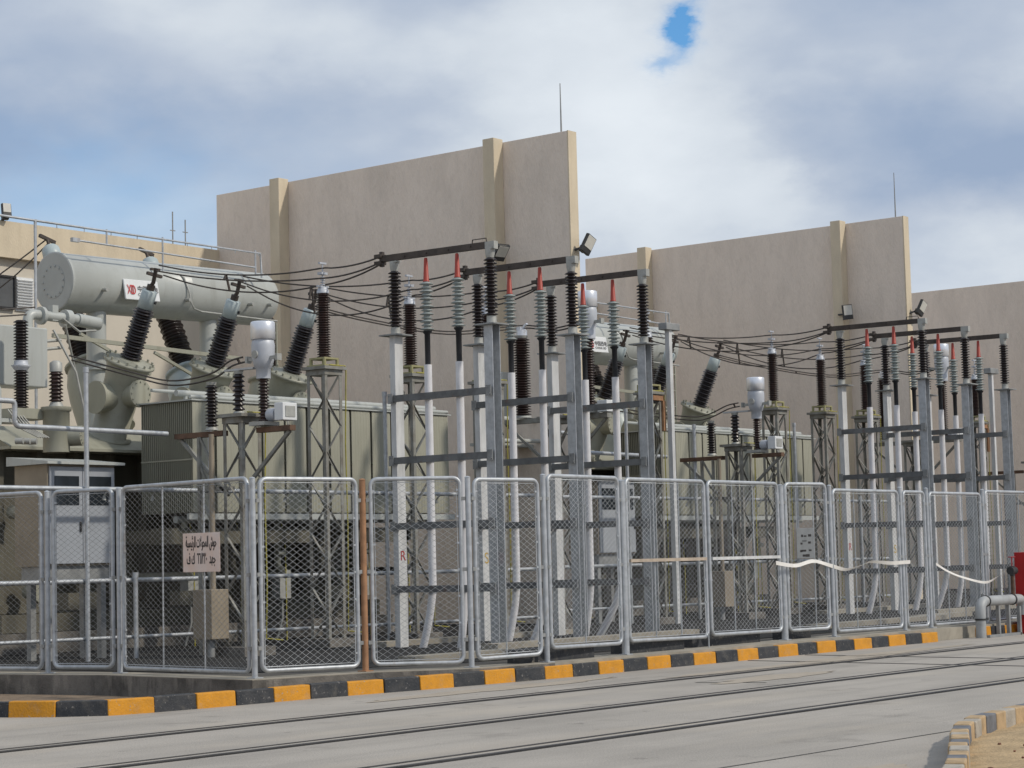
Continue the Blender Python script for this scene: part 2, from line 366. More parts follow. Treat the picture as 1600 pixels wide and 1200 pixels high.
# dirt between kerb and plinth on the left
ds = MB()
ds.add([(13.9,19.5,-.05),(14.0,18.6,-.06),(14.3,17.7,-.07),(15.0,17.1,-.07),(16.2,16.93,-.05),(17.5,16.86,-.01),(19.4,16.60,.12),(21.4,16.36,.165),
        (21.4,16.6,.165),(20.0,16.65,.15),(19.1,17.4,.08),(17.5,17.8,-.05),(17.7,20.7,-.06),(17.3,26,-.06),(13.9,26,-.06)], [tuple(range(15))])
structure('dirt_strip', ds, 'dirt')
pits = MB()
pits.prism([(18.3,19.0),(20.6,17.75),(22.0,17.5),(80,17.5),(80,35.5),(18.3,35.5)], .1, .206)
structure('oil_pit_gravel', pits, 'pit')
fo = MB()
for k in range(2):
    for (x0, x1, y0, y1) in ((24.2,29.6,19.55,19.85),(24.2,29.6,22.2,22.5),(20.8,23.0,18.2,18.5),(31.5,36.5,18.4,18.7)):
        fo.box(x0+15.05*k, x1+15.05*k, y0+.5*k, y1+.5*k, .15, .29)
structure('foundation_strips', fo, 'plinthtop')

# rails let into the road: rail head with a groove on either side
def track_rail(a, b, label, grp):
    d = (V(*b, 0)-V(*a, 0)).normalized(); p = V(-d.y, d.x, 0)
    t = thing('track_rail', (*a, 0), label, 'rail', grp)
    h = MB(); g1 = MB()
    A, B = V(*a, 0), V(*b, 0)
    h.bar(A+V(0,0,-.02), B+V(0,0,-.02), .052, .064)
    h.bar(A+p*.21+V(0,0,-.02), B+p*.21+V(0,0,-.02), .028, .056)
    h.build('rail_head', 'rail', t, bevel=.004)
    for o_, w in ((-.045, .04), (.245, .03)):
        q = p*w/2; c0, c1 = A+p*o_, B+p*o_
        g1.add([c0-q+V(0,0,.0035), c1-q+V(0,0,.0035), c1+q+V(0,0,.0035), c0+q+V(0,0,.0035)], [(0,1,2,3)])
    g1.build('rail_groove', 'groove', t)
track_rail((-20,10.44),(90,10.44), 'embedded steel track rail in the road nearest the viewer', 'track rails along the road')
track_rail((-20,12.52),(90,12.52), 'embedded steel track rail in the road, middle one of the three', 'track rails along the road')
track_rail((-20,14.54),(90,14.54), 'embedded steel track rail in the road nearest the painted kerb', 'track rails along the road')
for (x, y, lab) in ((25.35,11.0,'narrow dark rail crossing the road square to the track, left one of the pair'),(26.95,11.0,'narrow dark rail crossing the road square to the track, right one of the pair')):
    o = MB().bar((x-.25,y,-.012),(x+.35,16.15,-.012),.05,.036).build('cross_rail','rail',loc=(x,y,0))
    tag(o, lab, 'rail', 'cross rails')

# ------------------------------------------------------------------ kerb stones
def polyline_stones(line, length, h, w, mats, name, labels, cats, grp, start=0, z=0.):
    pts = [V(*p, 0) for p in line]; acc = [0]
    for i in range(len(pts)-1): acc.append(acc[-1]+(pts[i+1]-pts[i]).length)
    def at(s):
        s = max(0, min(acc[-1], s))
        for i in range(len(pts)-1):
            if s <= acc[i+1]+1e-9:
                t = (s-acc[i])/(acc[i+1]-acc[i]); return pts[i].lerp(pts[i+1], t)
    s = 0; k = start
    while s+length <= acc[-1]+.01:
        a, b = at(s+.004), at(s+length-.004); d = (b-a).normalized(); p = V(-d.y, d.x, 0)
        jz = random.uniform(-.006, .006); jy = random.uniform(-.008, .008)
        c = (a+b)/2+p*(w/2+jy); m_ = k % len(mats)
        mb = MB()
        # slightly tapered stone
        hx = d*((b-a).length/2)
        vs = []
        for sx in (-1, 1):
            for (yy, zz) in ((-w/2, -.12), (w/2, -.12), (w/2, h+jz), (-w/2+.018, h+jz)):
                vs.append(c+hx*sx+p*yy+V(0,0,z+zz))
        mb.add(vs, [(0,1,2,3),(7,6,5,4),(0,4,5,1),(1,5,6,2),(2,6,7,3),(3,7,4,0)])
        o = mb.build(name, mats[m_], bevel=.012, loc=(c.x, c.y, z)); tag(o, labels[m_], cats, grp[m_])
        s += length; k += 1
kl = ['yellow painted kerb stone in the kerb along the fence','black painted kerb stone in the kerb along the fence']
kg = ['yellow kerb stones','black kerb stones']
polyline_stones([(13.75,19.6),(13.86,18.55),(14.12,17.65),(14.62,17.02),(15.35,16.86),(17.4,16.74),(19.4,16.47),(21.6,16.30),(31.9,16.19)], .553, .165, .14, ['yellow','black'], 'kerb_stone', kl, 'kerb stone', kg, 1)
polyline_stones([(33.35,16.30),(45,16.30)], .553, .165, .14, ['yellow','black'], 'kerb_stone', kl, 'kerb stone', kg, 0)
# traffic island bottom right: rim of worn kerb stones and the sand inside
isl = [(9.6,5.0),(10.6,5.5),(11.5,5.95),(12.3,6.30),(13.1,6.68),(13.8,7.02),(14.4,7.32),(15.0,7.58),(15.7,7.80),(16.5,7.95),(17.4,8.0),(18.6,7.98),(22,7.9)]
isl_in = isl[::-1]
polyline_stones([(p[0], p[1]) for p in isl_in], .30, .16, .15, ['greykerb','fadedkerb','barekerb','fadedkerb'], 'island_kerb_stone',
    ['blue grey worn kerb stone round the sandy island','faded yellow kerb stone round the sandy island','bare concrete kerb stone round the sandy island','faded yellow kerb stone round the sandy island'],
    'kerb stone', ['blue grey island kerb stones','faded yellow island kerb stones','bare island kerb stones','faded yellow island kerb stones'])
sd = MB(); nx, ny = 44, 30
vs = []
for iy in range(ny+1):
    for ix in range(nx+1):
        x = 9.0+ix*(13.5/nx)
        # rim y at this x
        for q in range(len(isl)-1):
            if isl[q][0] <= x <= isl[q+1][0] or q == len(isl)-2:
                ry = isl[q][1]+(x-isl[q][0])/(isl[q+1][0]-isl[q][0])*(isl[q+1][1]-isl[q][1]); break
        if x < isl[0][0]: ry = isl[0][1]-(isl[0][0]-x)*.5
        y = (ry-.10)-iy*(5.5/ny)
        d = iy/ny*5.5
        z = .022+.15*(1-math.exp(-d*.45))+.03*math.sin(x*2.1+y)*min(1, d)+random.uniform(-.012, .012)
        vs.append((x, y, z))
fs = [(iy*(nx+1)+ix, (iy+1)*(nx+1)+ix, (iy+1)*(nx+1)+ix+1, iy*(nx+1)+ix+1) for iy in range(ny) for ix in range(nx)]
sd.add(vs, fs, True)
structure('sand_island', sd, 'sand')
def pebble(x, y, z, r, mname, lab, grp):
    mb = MB(); vs = []; n1_, n2_ = 5, 8
    for i in range(1, n1_):
        for k in range(n2_):
            a, b = math.pi*i/n1_, 2*math.pi*k/n2_; q = r*random.uniform(.8, 1.15)
            vs.append((x+q*math.sin(a)*math.cos(b)*1.2, y+q*math.sin(a)*math.sin(b), z+q*math.cos(a)*.7))
    top = len(vs); vs.append((x, y, z+r*.7)); vs.append((x, y, z-r*.7))
    f = []
    for i in range(n1_-2):
        for k in range(n2_): f.append((i*n2_+k, i*n2_+(k+1) % n2_, (i+1)*n2_+(k+1) % n2_, (i+1)*n2_+k))
    for k in range(n2_): f.append((top, (k+1) % n2_, k)); f.append((top+1, (n1_-2)*n2_+k, (n1_-2)*n2_+(k+1) % n2_))
    mb.add(vs, f, True); o = mb.build('pebble', mname, loc=(x, y, z)); tag(o, lab, 'pebble', grp)
pebble(12.95, 6.28, .045, .026, 'stone', 'round rusty red pebble on the sand, largest of the pebbles', None)
for (x, y) in ((14.6,7.0),(14.0,6.6),(13.9,6.3),(15.6,7.2),(14.9,6.7),(15.2,6.9),(12.9,5.95),(13.4,6.2),(14.3,6.45),(13.6,6.35),(15.9,7.1),(14.5,6.75),(12.6,5.9)):
    pebble(x, y, .05+random.uniform(0,.02), random.uniform(.010,.017), 'stone', 'small brown pebble scattered on the sandy island', 'small pebbles on the sand')

# ------------------------------------------------------------------ walls and building
fwl = ['tall cream firewall with a lightning rod, the nearer one with its whole length in view',
       'cream firewall with a lightning rod at the right, second one behind the tall nearer wall',
       'cream firewall at the right edge of the picture, partly hidden behind the second']
for k, (x, y) in enumerate(((34.40,25.60),(49.68,25.94),(64.9,26.3))):
    t = thing('firewall', (x, y, .2), fwl[k], 'wall', 'firewalls between the transformers')
    MB().box(x, x+.28, y+.012, y+10.5, .1, 10.4).build('wall_panel', 'stucco', t, bevel=.01)
    MB().box(x-.004, x+.284, y-.02, y+.010, .1, 10.404).build('wall_end', 'trim', t)
    for dy in (1.72, 8.1):
        MB().box(x-.32, x-.002, y+dy, y+dy+.30, .1, 10.46).build('pilaster', 'trim', t, bevel=.008)
for (x, y, z0, z1, lab) in ((34.54,25.86,10.4,11.46,'thin lightning rod on top of the nearer firewall'),(49.82,26.22,10.4,11.62,'thin lightning rod on top of the second firewall')):
    o = MB().tube([(x,y,z0-.06),(x,y,z1)], [.022,.010], 6).build('lightning_rod','galvdull',loc=(x,y,z0)); tag(o, lab, 'lightning rod')
b = thing('control_building', (20, 36.2, 0), 'long cream building with a yellow parapet behind the left transformer', 'building')
MB().box(-15, 75, 36.2, 48, 0, 8.27).build('wall', 'bwall', b)
MB().box(-15.2, 75.2, 36.02, 48.2, 8.272, 9.06).build('parapet', 'trim', b)
w = MB().box(26.9, 28.42, 36.14, 36.198, 7.22, 7.86).build('window', 'greyglass', b)
fr = MB()
for (x0, x1, z0, z1) in ((26.85,28.47,7.86,7.90),(26.85,28.47,7.18,7.22),(28.42,28.47,7.222,7.858)): fr.box(x0, x1, 36.10, 36.197, z0, z1)
fr.build('window_frame', 'dark', w)
lv = MB()
for k in range(11): lv.obox((28.74, 36.15, 7.22+k*.062), (.22,0,0), (0,.03,.012), (0,-.003,.008))
lo = lv.build('louvre', 'white', b)
MB().box(28.5, 28.98, 36.165, 36.196, 7.16, 7.90).build('louvre_backing', 'white', lo)
for (x, zt, lab) in ((33.45,9.95,'thin aerial mast on the building roof, taller of two'),(33.85,9.8,'thin aerial mast on the building roof, shorter of two')):
    mb = MB().tube([(x,36.6,9.0),(x,36.6,zt)], .016, 5); mb.tube([(x-.08,36.6,9.5),(x+.08,36.6,9.5)], .012, 5)
    tag(mb.build('aerial_mast','galvdull',loc=(x,36.6,9.0)), lab, 'mast')

def floodlight(loc, face, upv, label, arm, k_=1.):
    """loc: lamp centre; face: direction the glass looks; arm: point on the wall"""
    t = thing('floodlight', arm, label, 'floodlight')
    c, n_ = V(loc), V(face).normalized(); u = (V(upv)-n_*V(upv).dot(n_)).normalized(); r_ = u.cross(n_)
    MB().obox(c, r_*.14*k_, u*.20*k_, n_*.04).build('lamp_body','dark',t,bevel=.012)
    MB().obox(c+n_*.042+u*.05, r_*.118*k_, u*.13*k_, n_*.006).build('lamp_glass','lamp',t)
    k = MB().bar(arm, c-n_*.05-u*.05, .06, .04); k.obox(c-n_*.08-u*.12, r_*.07, u*.06, n_*.045)
    k.build('bracket','dark',t)
floodlight((34.64,25.33,8.0),(-.12,-1,-.22),(.45,0,1),'floodlight on the end of the nearer firewall',(34.52,25.585,7.9))
floodlight((49.22,27.45,7.93),(-.55,-.75,-.05),(-.1,.05,1),'square floodlight on the pilaster of the second firewall',(49.365,27.8,7.9))
floodlight((50.0,25.66,7.93),(-.12,-1,-.22),(.45,0,1),'floodlight on the end of the second firewall',(49.82,25.92,7.8))
floodlight((33.9,27.05,7.95),(-.3,-.7,-.75),(-.2,-.6,.7),'dark floodlight on the pilaster behind the nearest busbar',(33.95,27.31,8.0))
floodlight((28.05,35.9,9.26),(-.2,-1,.15),(0,0,1),'floodlight on the building parapet at the left edge',(28.05,36.05,9.04),.75)

# ================================================================== FENCE
def post(p, zt, m_, label, r=.032, zb=.2):
    t = thing('fence_post', (p[0], p[1], zb), label, 'fence post', 'fence posts')
    MB().tube([(p[0],p[1],zb-.02),(p[0],p[1],zt)], r, 12).build('post_pipe', m_, t)
    MB().lathe((p[0],p[1],zt+.002),(p[0],p[1],zt+.022),[(0,r+.004),(.6,r*.8),(1,.008)],12).build('post_cap', m_, t)
    mb = MB().box(p[0]-.07,p[0]+.07,p[1]-.07,p[1]+.07,zb,zb+.012).build('base_plate', m_, t)
plabels = ['galvanised fence post, farthest back along the left fence','galvanised fence post at the left edge, before the white cabinet','galvanised fence post left of the panel with the pink sign',
 'galvanised corner fence post right of the pink sign','rusty orange fence post','galvanised fence post in front of the first pair of cables','galvanised fence post left of the tall narrow panel',
 'thick galvanised gate post left of the double gate','thick galvanised gate post right of the double gate','galvanised fence post right of the grey lettered sign','galvanised fence post left of the very narrow panel','galvanised fence post right of the very narrow panel','galvanised fence post behind the big water pipe','galvanised fence post beyond the red cabinet']
for k, p in enumerate(fence):
    if k == 4: post(p, 2.55, 'rustpost', plabels[k], .04)
    else: post(p, 2.56 if k != 6 else 2.60, 'galv', plabels[k], .052 if k in (7, 8) else .036)
panels = [  # post a, post b, bottom z (a,b), top z, fraction start/end, intermediate bars, label
 (0,1,.26,.26,2.56,0,1,0,'chain link panel at the far left edge of the fence'),
 (1,2,.28,.28,2.56,0,1,0,'narrow chain link panel in front of the white control cabinet'),
 (2,3,.27,.27,2.57,0,1,2,'wide chain link panel that carries the pink Arabic sign'),
 (3,4,.28,.27,2.56,0,1,0,'chain link panel left of the rusty post'),
 (4,5,.28,.27,2.56,0,1,0,'chain link panel right of the rusty post'),
 (5,6,.30,.31,2.54,0,1,1,'chain link panel left of the tall narrow one, one rod down it'),
 (6,7,.38,.36,2.60,0,1,1,'tall narrow chain link panel just left of the double gate'),
 (7,8,.38,.35,2.59,0,.488,2,'left leaf of the double chain link gate, with a tan cross bar'),
 (7,8,.37,.35,2.59,.512,1,2,'right leaf of the double chain link gate, with a whitish cross bar'),
 (8,9,.34,.34,2.59,0,1,2,'chain link panel that carries the small grey sign'),
 (9,10,.28,.26,2.50,0,1,2,'chain link panel crossed by white tape right of the grey sign'),
 (10,11,.26,.25,2.50,0,1,0,'very narrow chain link panel where the first tape ends'),
 (11,12,.25,.24,2.49,0,1,2,'chain link panel behind the second white tape'),
 (12,13,.25,.24,2.54,0,1,2,'chain link panel at the right edge behind the red cabinet')]
PANELS = []
for k, (ia, ib, za, zb_, zt, f0, f1, nb, lab) in enumerate(panels):
    A, B = V(*fence[ia], 0), V(*fence[ib], 0); d0 = (B-A).normalized()
    ra = .10; a = A.lerp(B, f0)+d0*(ra if f0 == 0 else 0); b_ = A.lerp(B, f1)-d0*(ra if f1 == 1 else 0)
    d = (b_-a).normalized(); nrm = V(d.y, -d.x, 0); Ln = (b_-a).length
    gate = k in (7, 8)
    t = thing('gate_leaf' if gate else 'chain_link_fence', tuple((a+b_)/2+V(0,0,.2)), lab, 'gate' if gate else 'fence panel', 'gate leaves' if gate else 'fence panels')
    R_ = .09; fr_ = .027
    def P3(s, z): return a+d*s+V(0,0,z)
    zl, zr = za, zb_
    pts = []
    for (cs, cz, a0) in ((Ln-R_, zt-R_, 0), (R_, zt-R_, math.pi/2), (R_, zl+R_, math.pi), (Ln-R_, zr+R_, 1.5*math.pi)):
        for q in range(6):
            an = a0+q*math.pi/10; pts.append(P3(cs+R_*math.cos(an), cz+R_*math.sin(an)))
    pts.append(pts[0]); MB().tube(pts, fr_, 10, caps=False).build('frame', 'galv', t)
    # chain link: two families of wires, woven 3 mm apart
    mb = MB(); dw, dh = .112, .073; sl_ = dh/dw   # diamond width and height
    x0, x1, z0, z1 = .03, Ln-.03, max(zl, zr)+.03, zt-.03; run = (z1-z0)/sl_
    for sgn in (1, -1):
        n_ = int(((x1-x0)+run)/dw)+2
        for q in range(n_):
            # wire: s = x0 + off + sgn*u, z = z0 + u*slope
            off = (q*dw-run) if sgn == 1 else q*dw
            lo, hi = (-off, (x1-x0)-off) if sgn == 1 else (off-(x1-x0), off)
            u0, u1 = max(0, lo), min(run, hi)
            if u1-u0 < .02: continue
            p0 = P3(x0+off+sgn*u0, z0+u0*sl_)+nrm*.003*sgn; p1 = P3(x0+off+sgn*u1, z0+u1*sl_)+nrm*.003*sgn
            mb.tube([p0, p1], .0024, 3, caps=False)
    mb.build('chain_link_mesh', 'meshwire', t)
    for q in range(nb):
        s_q = Ln*(q+1)/(nb+1)+random.uniform(-.05, .05)
        MB().tube([P3(s_q, zl+.02)+nrm*-.02, P3(s_q+.01, zt-.02)+nrm*-.02], .011, 6).build('stiffening_rod', 'galv', t)
    # tension wire clips: inner bars just inside the frame
    ib = MB(); q_ = .045
    ib.tube([P3(q_, zl+q_), P3(q_, zt-q_), P3(Ln-q_, zt-q_), P3(Ln-q_, zr+q_), P3(q_, zl+q_)], .006, 5, caps=False)
    for q in range(7):
        z = zl+.15+(zt-zl-.3)*q/6
        ib.obox(P3(.036, z), d*.014, nrm*.012, V(0,0,.012)); ib.obox(P3(Ln-.036, z), d*.014, nrm*.012, V(0,0,.012))
    ib.build('tension_bar', 'galv', t)
    for z in (.55, 1.42, 2.3):
        if f0 == 0: MB().bar(P3(-.06, z), P3(.01, z), .05, .045).build('clamp', 'galvdull', t)
        if f1 == 1: MB().bar(P3(Ln-.01, z), P3(Ln+.06, z), .05, .045).build('clamp', 'galvdull', t)
    if gate:
        MB().bar(P3(.03, 1.47)+nrm*.03, P3(Ln-.03, 1.47)+nrm*.03, .03, .045).build('cross_bar', 'palebar' if k == 7 else 'whitesteel', t)
        if k == 7: MB().tube([P3(Ln-.06, zl+.02)+nrm*.045, P3(Ln-.06, .19)+nrm*.045], .012, 6).build('drop_bolt', 'galv', t)
    PANELS.append((a, d, nrm, Ln))
# Arabic warning sign on the left panel
AR = {'ا':(0xFE8D,0xFE8E,None,None),'ل':(0xFEDD,0xFEDE,0xFEDF,0xFEE0),'م':(0xFEE1,0xFEE2,0xFEE3,0xFEE4),'ح':(0xFEA1,0xFEA2,0xFEA3,0xFEA4),'و':(0xFEED,0xFEEE,None,None),'ش':(0xFEB5,0xFEB6,0xFEB7,0xFEB8),'ت':(0xFE95,0xFE96,0xFE97,0xFE98),'ر':(0xFEAD,0xFEAE,None,None),'ئ':(0xFE89,0xFE8A,0xFE8B,0xFE8C),'ي':(0xFEF1,0xFEF2,0xFEF3,0xFEF4),'س':(0xFEB1,0xFEB2,0xFEB3,0xFEB4),'ة':(0xFE93,0xFE94,None,None),'ج':(0xFE9D,0xFE9E,0xFE9F,0xFEA0),'ه':(0xFEE9,0xFEEA,0xFEEB,0xFEEC),'د':(0xFEA9,0xFEAA,None,None),'ك':(0xFED9,0xFEDA,0xFEDB,0xFEDC),'ف':(0xFED1,0xFED2,0xFED3,0xFED4),'ﻻ':(0xFEFB,0xFEFC,None,None)}
def arabic(s):
    s = s.replace('لا', 'ﻻ'); o = []
    for i, c in enumerate(s):
        if c not in AR: o.append(c); continue
        p = i > 0 and s[i-1] in AR and AR[s[i-1]][2] is not None
        n_ = i+1 < len(s) and s[i+1] in AR and AR[c][2] is not None
        o.append(chr(AR[c][3 if p and n_ else 1 if p else 2 if n_ else 0]))
    return ''.join(reversed(o))
a, d, nrm, Ln = PANELS[2]
sx0 = (V(17.77,19.26,0)-a).dot(d); sx1 = (V(17.66,18.5,0)-a).dot(d)
cen = a+d*((sx0+sx1)/2)+nrm*.045+V(0,0,1.705)
t = thing('warning_sign', tuple(cen-V(0,0,.24)), 'pink and white sign with black Arabic lettering on the wide fence panel', 'sign')
MB().obox(cen, d*((sx1-sx0)/2), V(0,0,.238), nrm*.004).build('sign_plate', 'sign', t, bevel=.003)
ln = thing  # noqa
text('sign_lettering', arabic('حوش المحولات الرئيسية'), .185, cen+V(0,0,.065)+nrm*.007, d, (0,0,1), 'ink', t, width=.64, bold=.012)
text('sign_lettering', arabic('ف')+' '+arabic('ك')+'  ٦٦/٢٢٠  '+arabic('جهد'), .185, cen+V(0,0,-.135)+nrm*.007, d, (0,0,1), 'ink', t, width=.60, bold=.012)
# small grey sign on the panel right of the gate
a, d, nrm, Ln = PANELS[9]
s0 = (V(28.06,16.77,0)-a).dot(d)
cen = a+d*(s0+.21)+nrm*.04+V(0,0,1.67)
t = thing('small_sign', tuple(cen-V(0,0,.24)), 'small grey sign with faded dark lettering right of the gate', 'sign')
MB().obox(cen, d*.20, V(0,0,.235), nrm*.004).build('sign_plate', 'greysign', t, bevel=.003)
mk = MB()
for (px, py, w_, h_) in ((-.07,.115,.02,.018),(.0,.11,.03,.010),(.11,.12,.035,.018),(-.09,-.005,.022,.014),(.10,.01,.03,.016),(-.04,-.115,.055,.014),(-.10,-.12,.025,.016),(.11,-.11,.03,.012),(-.02,.035,.05,.006),(-.03,-.19,.04,.016),(.05,-.19,.04,.02)):
    mk.obox(cen+d*px+V(0,0,py)+nrm*.0062, d*w_, V(0,0,h_), nrm*.0012)
mk.build('faded_lettering', 'ink', t)
# white barrier tape strung on the fence
def tape(pts, label, w=.036):
    # catmull through the points, narrow twisted ribbon
    P = [V(p) for p in pts]; o = []
    for i in range(len(P)-1):
        p0, p1, p2, p3 = P[max(i-1,0)], P[i], P[i+1], P[min(i+2, len(P)-1)]
        for q in range(8):
            t_ = q/8; o.append(.5*((2*p1)+(p2-p0)*t_+(2*p0-5*p1+4*p2-p3)*t_*t_+(3*p1-p0-3*p2+p3)*t_**3))
    o.append(P[-1]); mb = MB(); vs = []
    for i, p in enumerate(o):
        tw = 1.35+1.0*math.sin(i*.10+.5)*math.sin(i*.035+.4); wv = V(.1*w*math.cos(tw),-math.cos(tw)*w*.7, math.sin(tw)*w)
        vs += [p-wv, p+wv]
    mb.add(vs, [(2*i, 2*i+2, 2*i+3, 2*i+1) for i in range(len(o)-1)])
    ob = mb.build('barrier_tape', 'tape', loc=tuple(P[0])); sm = ob.modifiers.new('thickness', 'SOLIDIFY'); sm.thickness = .0015
    tag(ob, label, 'tape')
ft = lambda x, z: (x, 16.72-.10*max(0, min(1, (x-27.8)/1.2))-.08, z)
tape([ft(27.35,1.38),ft(27.9,1.33),ft(28.38,1.39),ft(28.85,1.31),ft(29.3,1.24),ft(29.75,1.29),ft(30.12,1.35),ft(30.8,1.32),ft(31.45,1.33)], 'white barrier tape strung across the fence below the grey sign', .030)
tape([(32.35,16.53,1.28),(32.75,16.5,1.14),(33.2,16.45,1.03),(33.9,16.4,.93),(34.25,16.35,1.0),(34.42,16.25,1.12)], 'white barrier tape sagging from the fence to the valve on the water pipe', .022)

# black painted beams lying behind the foot of the fence
for (x0, x1, y, lab) in ((21.05,22.65,16.64,'black beam on the ground behind the tall narrow fence panel'),(23.45,24.95,16.74,'black beam on the ground behind the left gate leaf'),(25.3,27.15,16.84,'black beam on the ground behind the right gate leaf'),(27.85,28.65,16.84,'black beam on the ground behind the grey sign panel')):
    o = MB().box(x0, x1, y, y+.22, .17, .375).build('ground_beam', 'black', bevel=.012, loc=(x0, y, .2)); tag(o, lab, 'beam', 'black beams behind the fence')

# fire main at the right end
t = thing('water_pipe', (33.06,16.15,0), 'thick silver fire main pipe on stands by the kerb', 'pipe')
pp = [(33.06,16.1,-.02),(33.06,16.1,.40)]+arc((33.24,16.1,.44),(-1,0,0),(0,0,1),.18,0,math.pi/2,6)+[(34.55,16.1,.62)]
MB().tube(pp, .088, 18).build('main_pipe', 'pipepaint', t)
MB().tube([(34.552,16.1,.62)]+arc((34.6,16.1,.50),(0,0,1),(1,0,0),.12,0,math.pi/2,5)+[(34.72,16.1,.34)], .086, 16).build('elbow', 'pipepaint', t)
MB().cyl((33.27,16.1,.62),(33.30,16.1,.62),.100).build('pipe_coupling', 'dark', t); MB().cyl((34.30,16.1,.62),(34.34,16.1,.62),.100).build('pipe_coupling', 'dark', t); fl = MB().cyl((33.06,16.1,.30),(33.06,16.1,.33),.098)
fl.obox((33.16,16.05,.32),(.05,0,.0),(0,.03,0),(0,0,.022)); fl.build('pipe_coupling', 'dark', t)
st = MB()
for x in (33.75, 34.15): st.box(x-.03, x+.03, 16.07, 16.13, 0, .53)
st.box(34.36,34.42,15.98,16.04,0,.5); st.box(33.15,34.4,15.98,16.04,.0,.045); st.build('pipe_stand', 'galvdull', t)
MB().tube([(34.38,16.1,.70),(34.38,16.1,1.05)], .035, 10).build('riser', 'rust', t)
vb = MB().cyl((34.30,16.1,1.12),(34.48,16.1,1.12),.07); vb.cyl((34.38,16.1,1.03),(34.38,16.1,1.2),.045); vv = vb.build('valve', 'dark', t)
mb = MB().tube(arc((34.38,16.1,1.36),(1,0,0),(0,1,0),.06,0,2*math.pi,12),.009,5,caps=False); mb.tube([(34.38,16.1,1.2),(34.38,16.1,1.36)],.01,5); mb.build('hand_wheel','firered',vv)
t = thing('fire_cabinet', (35.1,16.0,0), 'red steel fire cabinet at the right edge', 'cabinet')
MB().box(34.80,35.6,15.85,16.25,.0,1.44).build('cabinet_body','firered',t,bevel=.01)
MB().box(34.86,35.54,15.835,15.848,.08,1.38).build('door','firered',t,bevel=.004)

# ================================================================== YARD EQUIPMENT
def lattice_tower(x, y, z1, w, label, grp, earth=True, wt=None):
    t = thing('lattice_tower', (x, y, .2), label, 'lattice tower', grp)
    h = w/2; th = .062
    for sx in (-1, 1):
        for sy in (-1, 1):
            mb = MB(); cx, cy = x+sx*h, y+sy*h
            mb.box(min(cx, cx-sx*.007), max(cx, cx-sx*.007), min(cy, cy-sy*th), max(cy, cy-sy*th), .2, z1)
            mb.box(min(cx-sx*.0072, cx-sx*th), max(cx-sx*.0072, cx-sx*th), min(cy, cy-sy*.007), max(cy, cy-sy*.007), .2, z1)
            mb.build('leg', 'lattice', t)
    br_ = MB(); n_ = max(2, round((z1-.5)/.43)); st = (z1-.35)/n_
    for k in range(n_):
        za, zb = .3+k*st, .3+(k+1)*st; f = 1 if k % 2 else -1
        e_ = h-.030; o_ = h-.010
        br_.bar((x-e_*f, y-o_, za), (x+e_*f, y-o_, zb), .008, .045, ref=(0,1,0))
        br_.bar((x+e_*f, y+o_, za), (x-e_*f, y+o_, zb), .008, .045, ref=(0,1,0))
        br_.bar((x-o_, y-e_*f, za), (x-o_, y+e_*f, zb), .008, .045, ref=(1,0,0))
        br_.bar((x+o_, y+e_*f, za), (x+o_, y-e_*f, zb), .008, .045, ref=(1,0,0))
    br_.build('bracing', 'lattice', t)
    tw = wt or w+.12
    tp = MB().box(x-tw/2, x+tw/2, y-tw/2, y+tw/2, z1, z1+.05); tp.box(x-w/2-.01, x+w/2+.01, y-w/2-.01, y+w/2+.01, z1-.09, z1-.002)
    tp.build('top_plate', 'lattice', t)
    MB().box(x-h-.12, x+h+.12, y-h-.12, y+h+.12, .12, .34).build('footing', 'plinth', t)
    if earth:
        MB().tube([(x-.1,y-h-.02,z1+.07),(x+h+.05,y-h-.03,z1+.07),(x+h+.07,y-h-.03,z1-.02),(x+h+.03,y-h-.03,z1-1.2),(x+h+.05,y-h-.03,z1-2.5),(x+h+.02,y-h-.03,.45),(x+h+.2,y-h-.2,.42)], .011, 6).build('earth_cable', 'earth', t)
    return t
def arrester(x, y, z0, label, grp, h=1.27):
    t = thing('surge_arrester', (x, y, z0), label, 'surge arrester', grp)
    b_ = MB().box(x-.2,x+.2,y-.2,y+.2,z0+.002,z0+.03)
    for sx in (-1,1):
        for sy in (-1,1): b_.cyl((x+sx*.15,y+sy*.15,z0+.03),(x+sx*.15,y+sy*.15,z0+.12),.028,n=8)
    b_.box(x-.17,x+.17,y-.17,y+.17,z0+.12,z0+.15); b_.build('base','yelbase',t)
    za, zb = z0+.152, z0+h-.06
    MB().lathe((x,y,za),(x,y,zb),sheds(26,.078,.118),16,True).build('shed_stack','brownporc',t)
    c = MB().lathe((x,y,zb+.002),(x,y,zb+.10),[(0,.10),(.5,.10),(.55,.085),(1,.08)],16); c.box(x-.13,x+.13,y-.02,y+.02,zb+.102,zb+.13); c.build('top_cap','silverp',t)
    q = MB().tube([(x,y,zb+.10),(x,y,zb+.50)],.013,6); q.obox((x,y,zb+.33),(.07,0,0),(0,.05,0),(0,0,.02)); q.obox((x,y,zb+.50),(.08,0,0),(0,.02,0),(0,0,.015))
    for k in range(4): q.cyl((x,y,zb+.14+k*.04),(x,y,zb+.155+k*.04),.04,n=8)
    q.build('terminal','silverp',t)
    return t
BUS = [24.70, 26.90, 29.05]
BOFF = (15.05, .50, 0); AOFF = (15.05, .65, 0); COFF = (14.8, .60, 0); TOFF = (14.2, .35, 0); NOFF = (14.75, .25, 0); MOFF = (15.3, .4, 0)
near3 = ['left', 'middle', 'right']
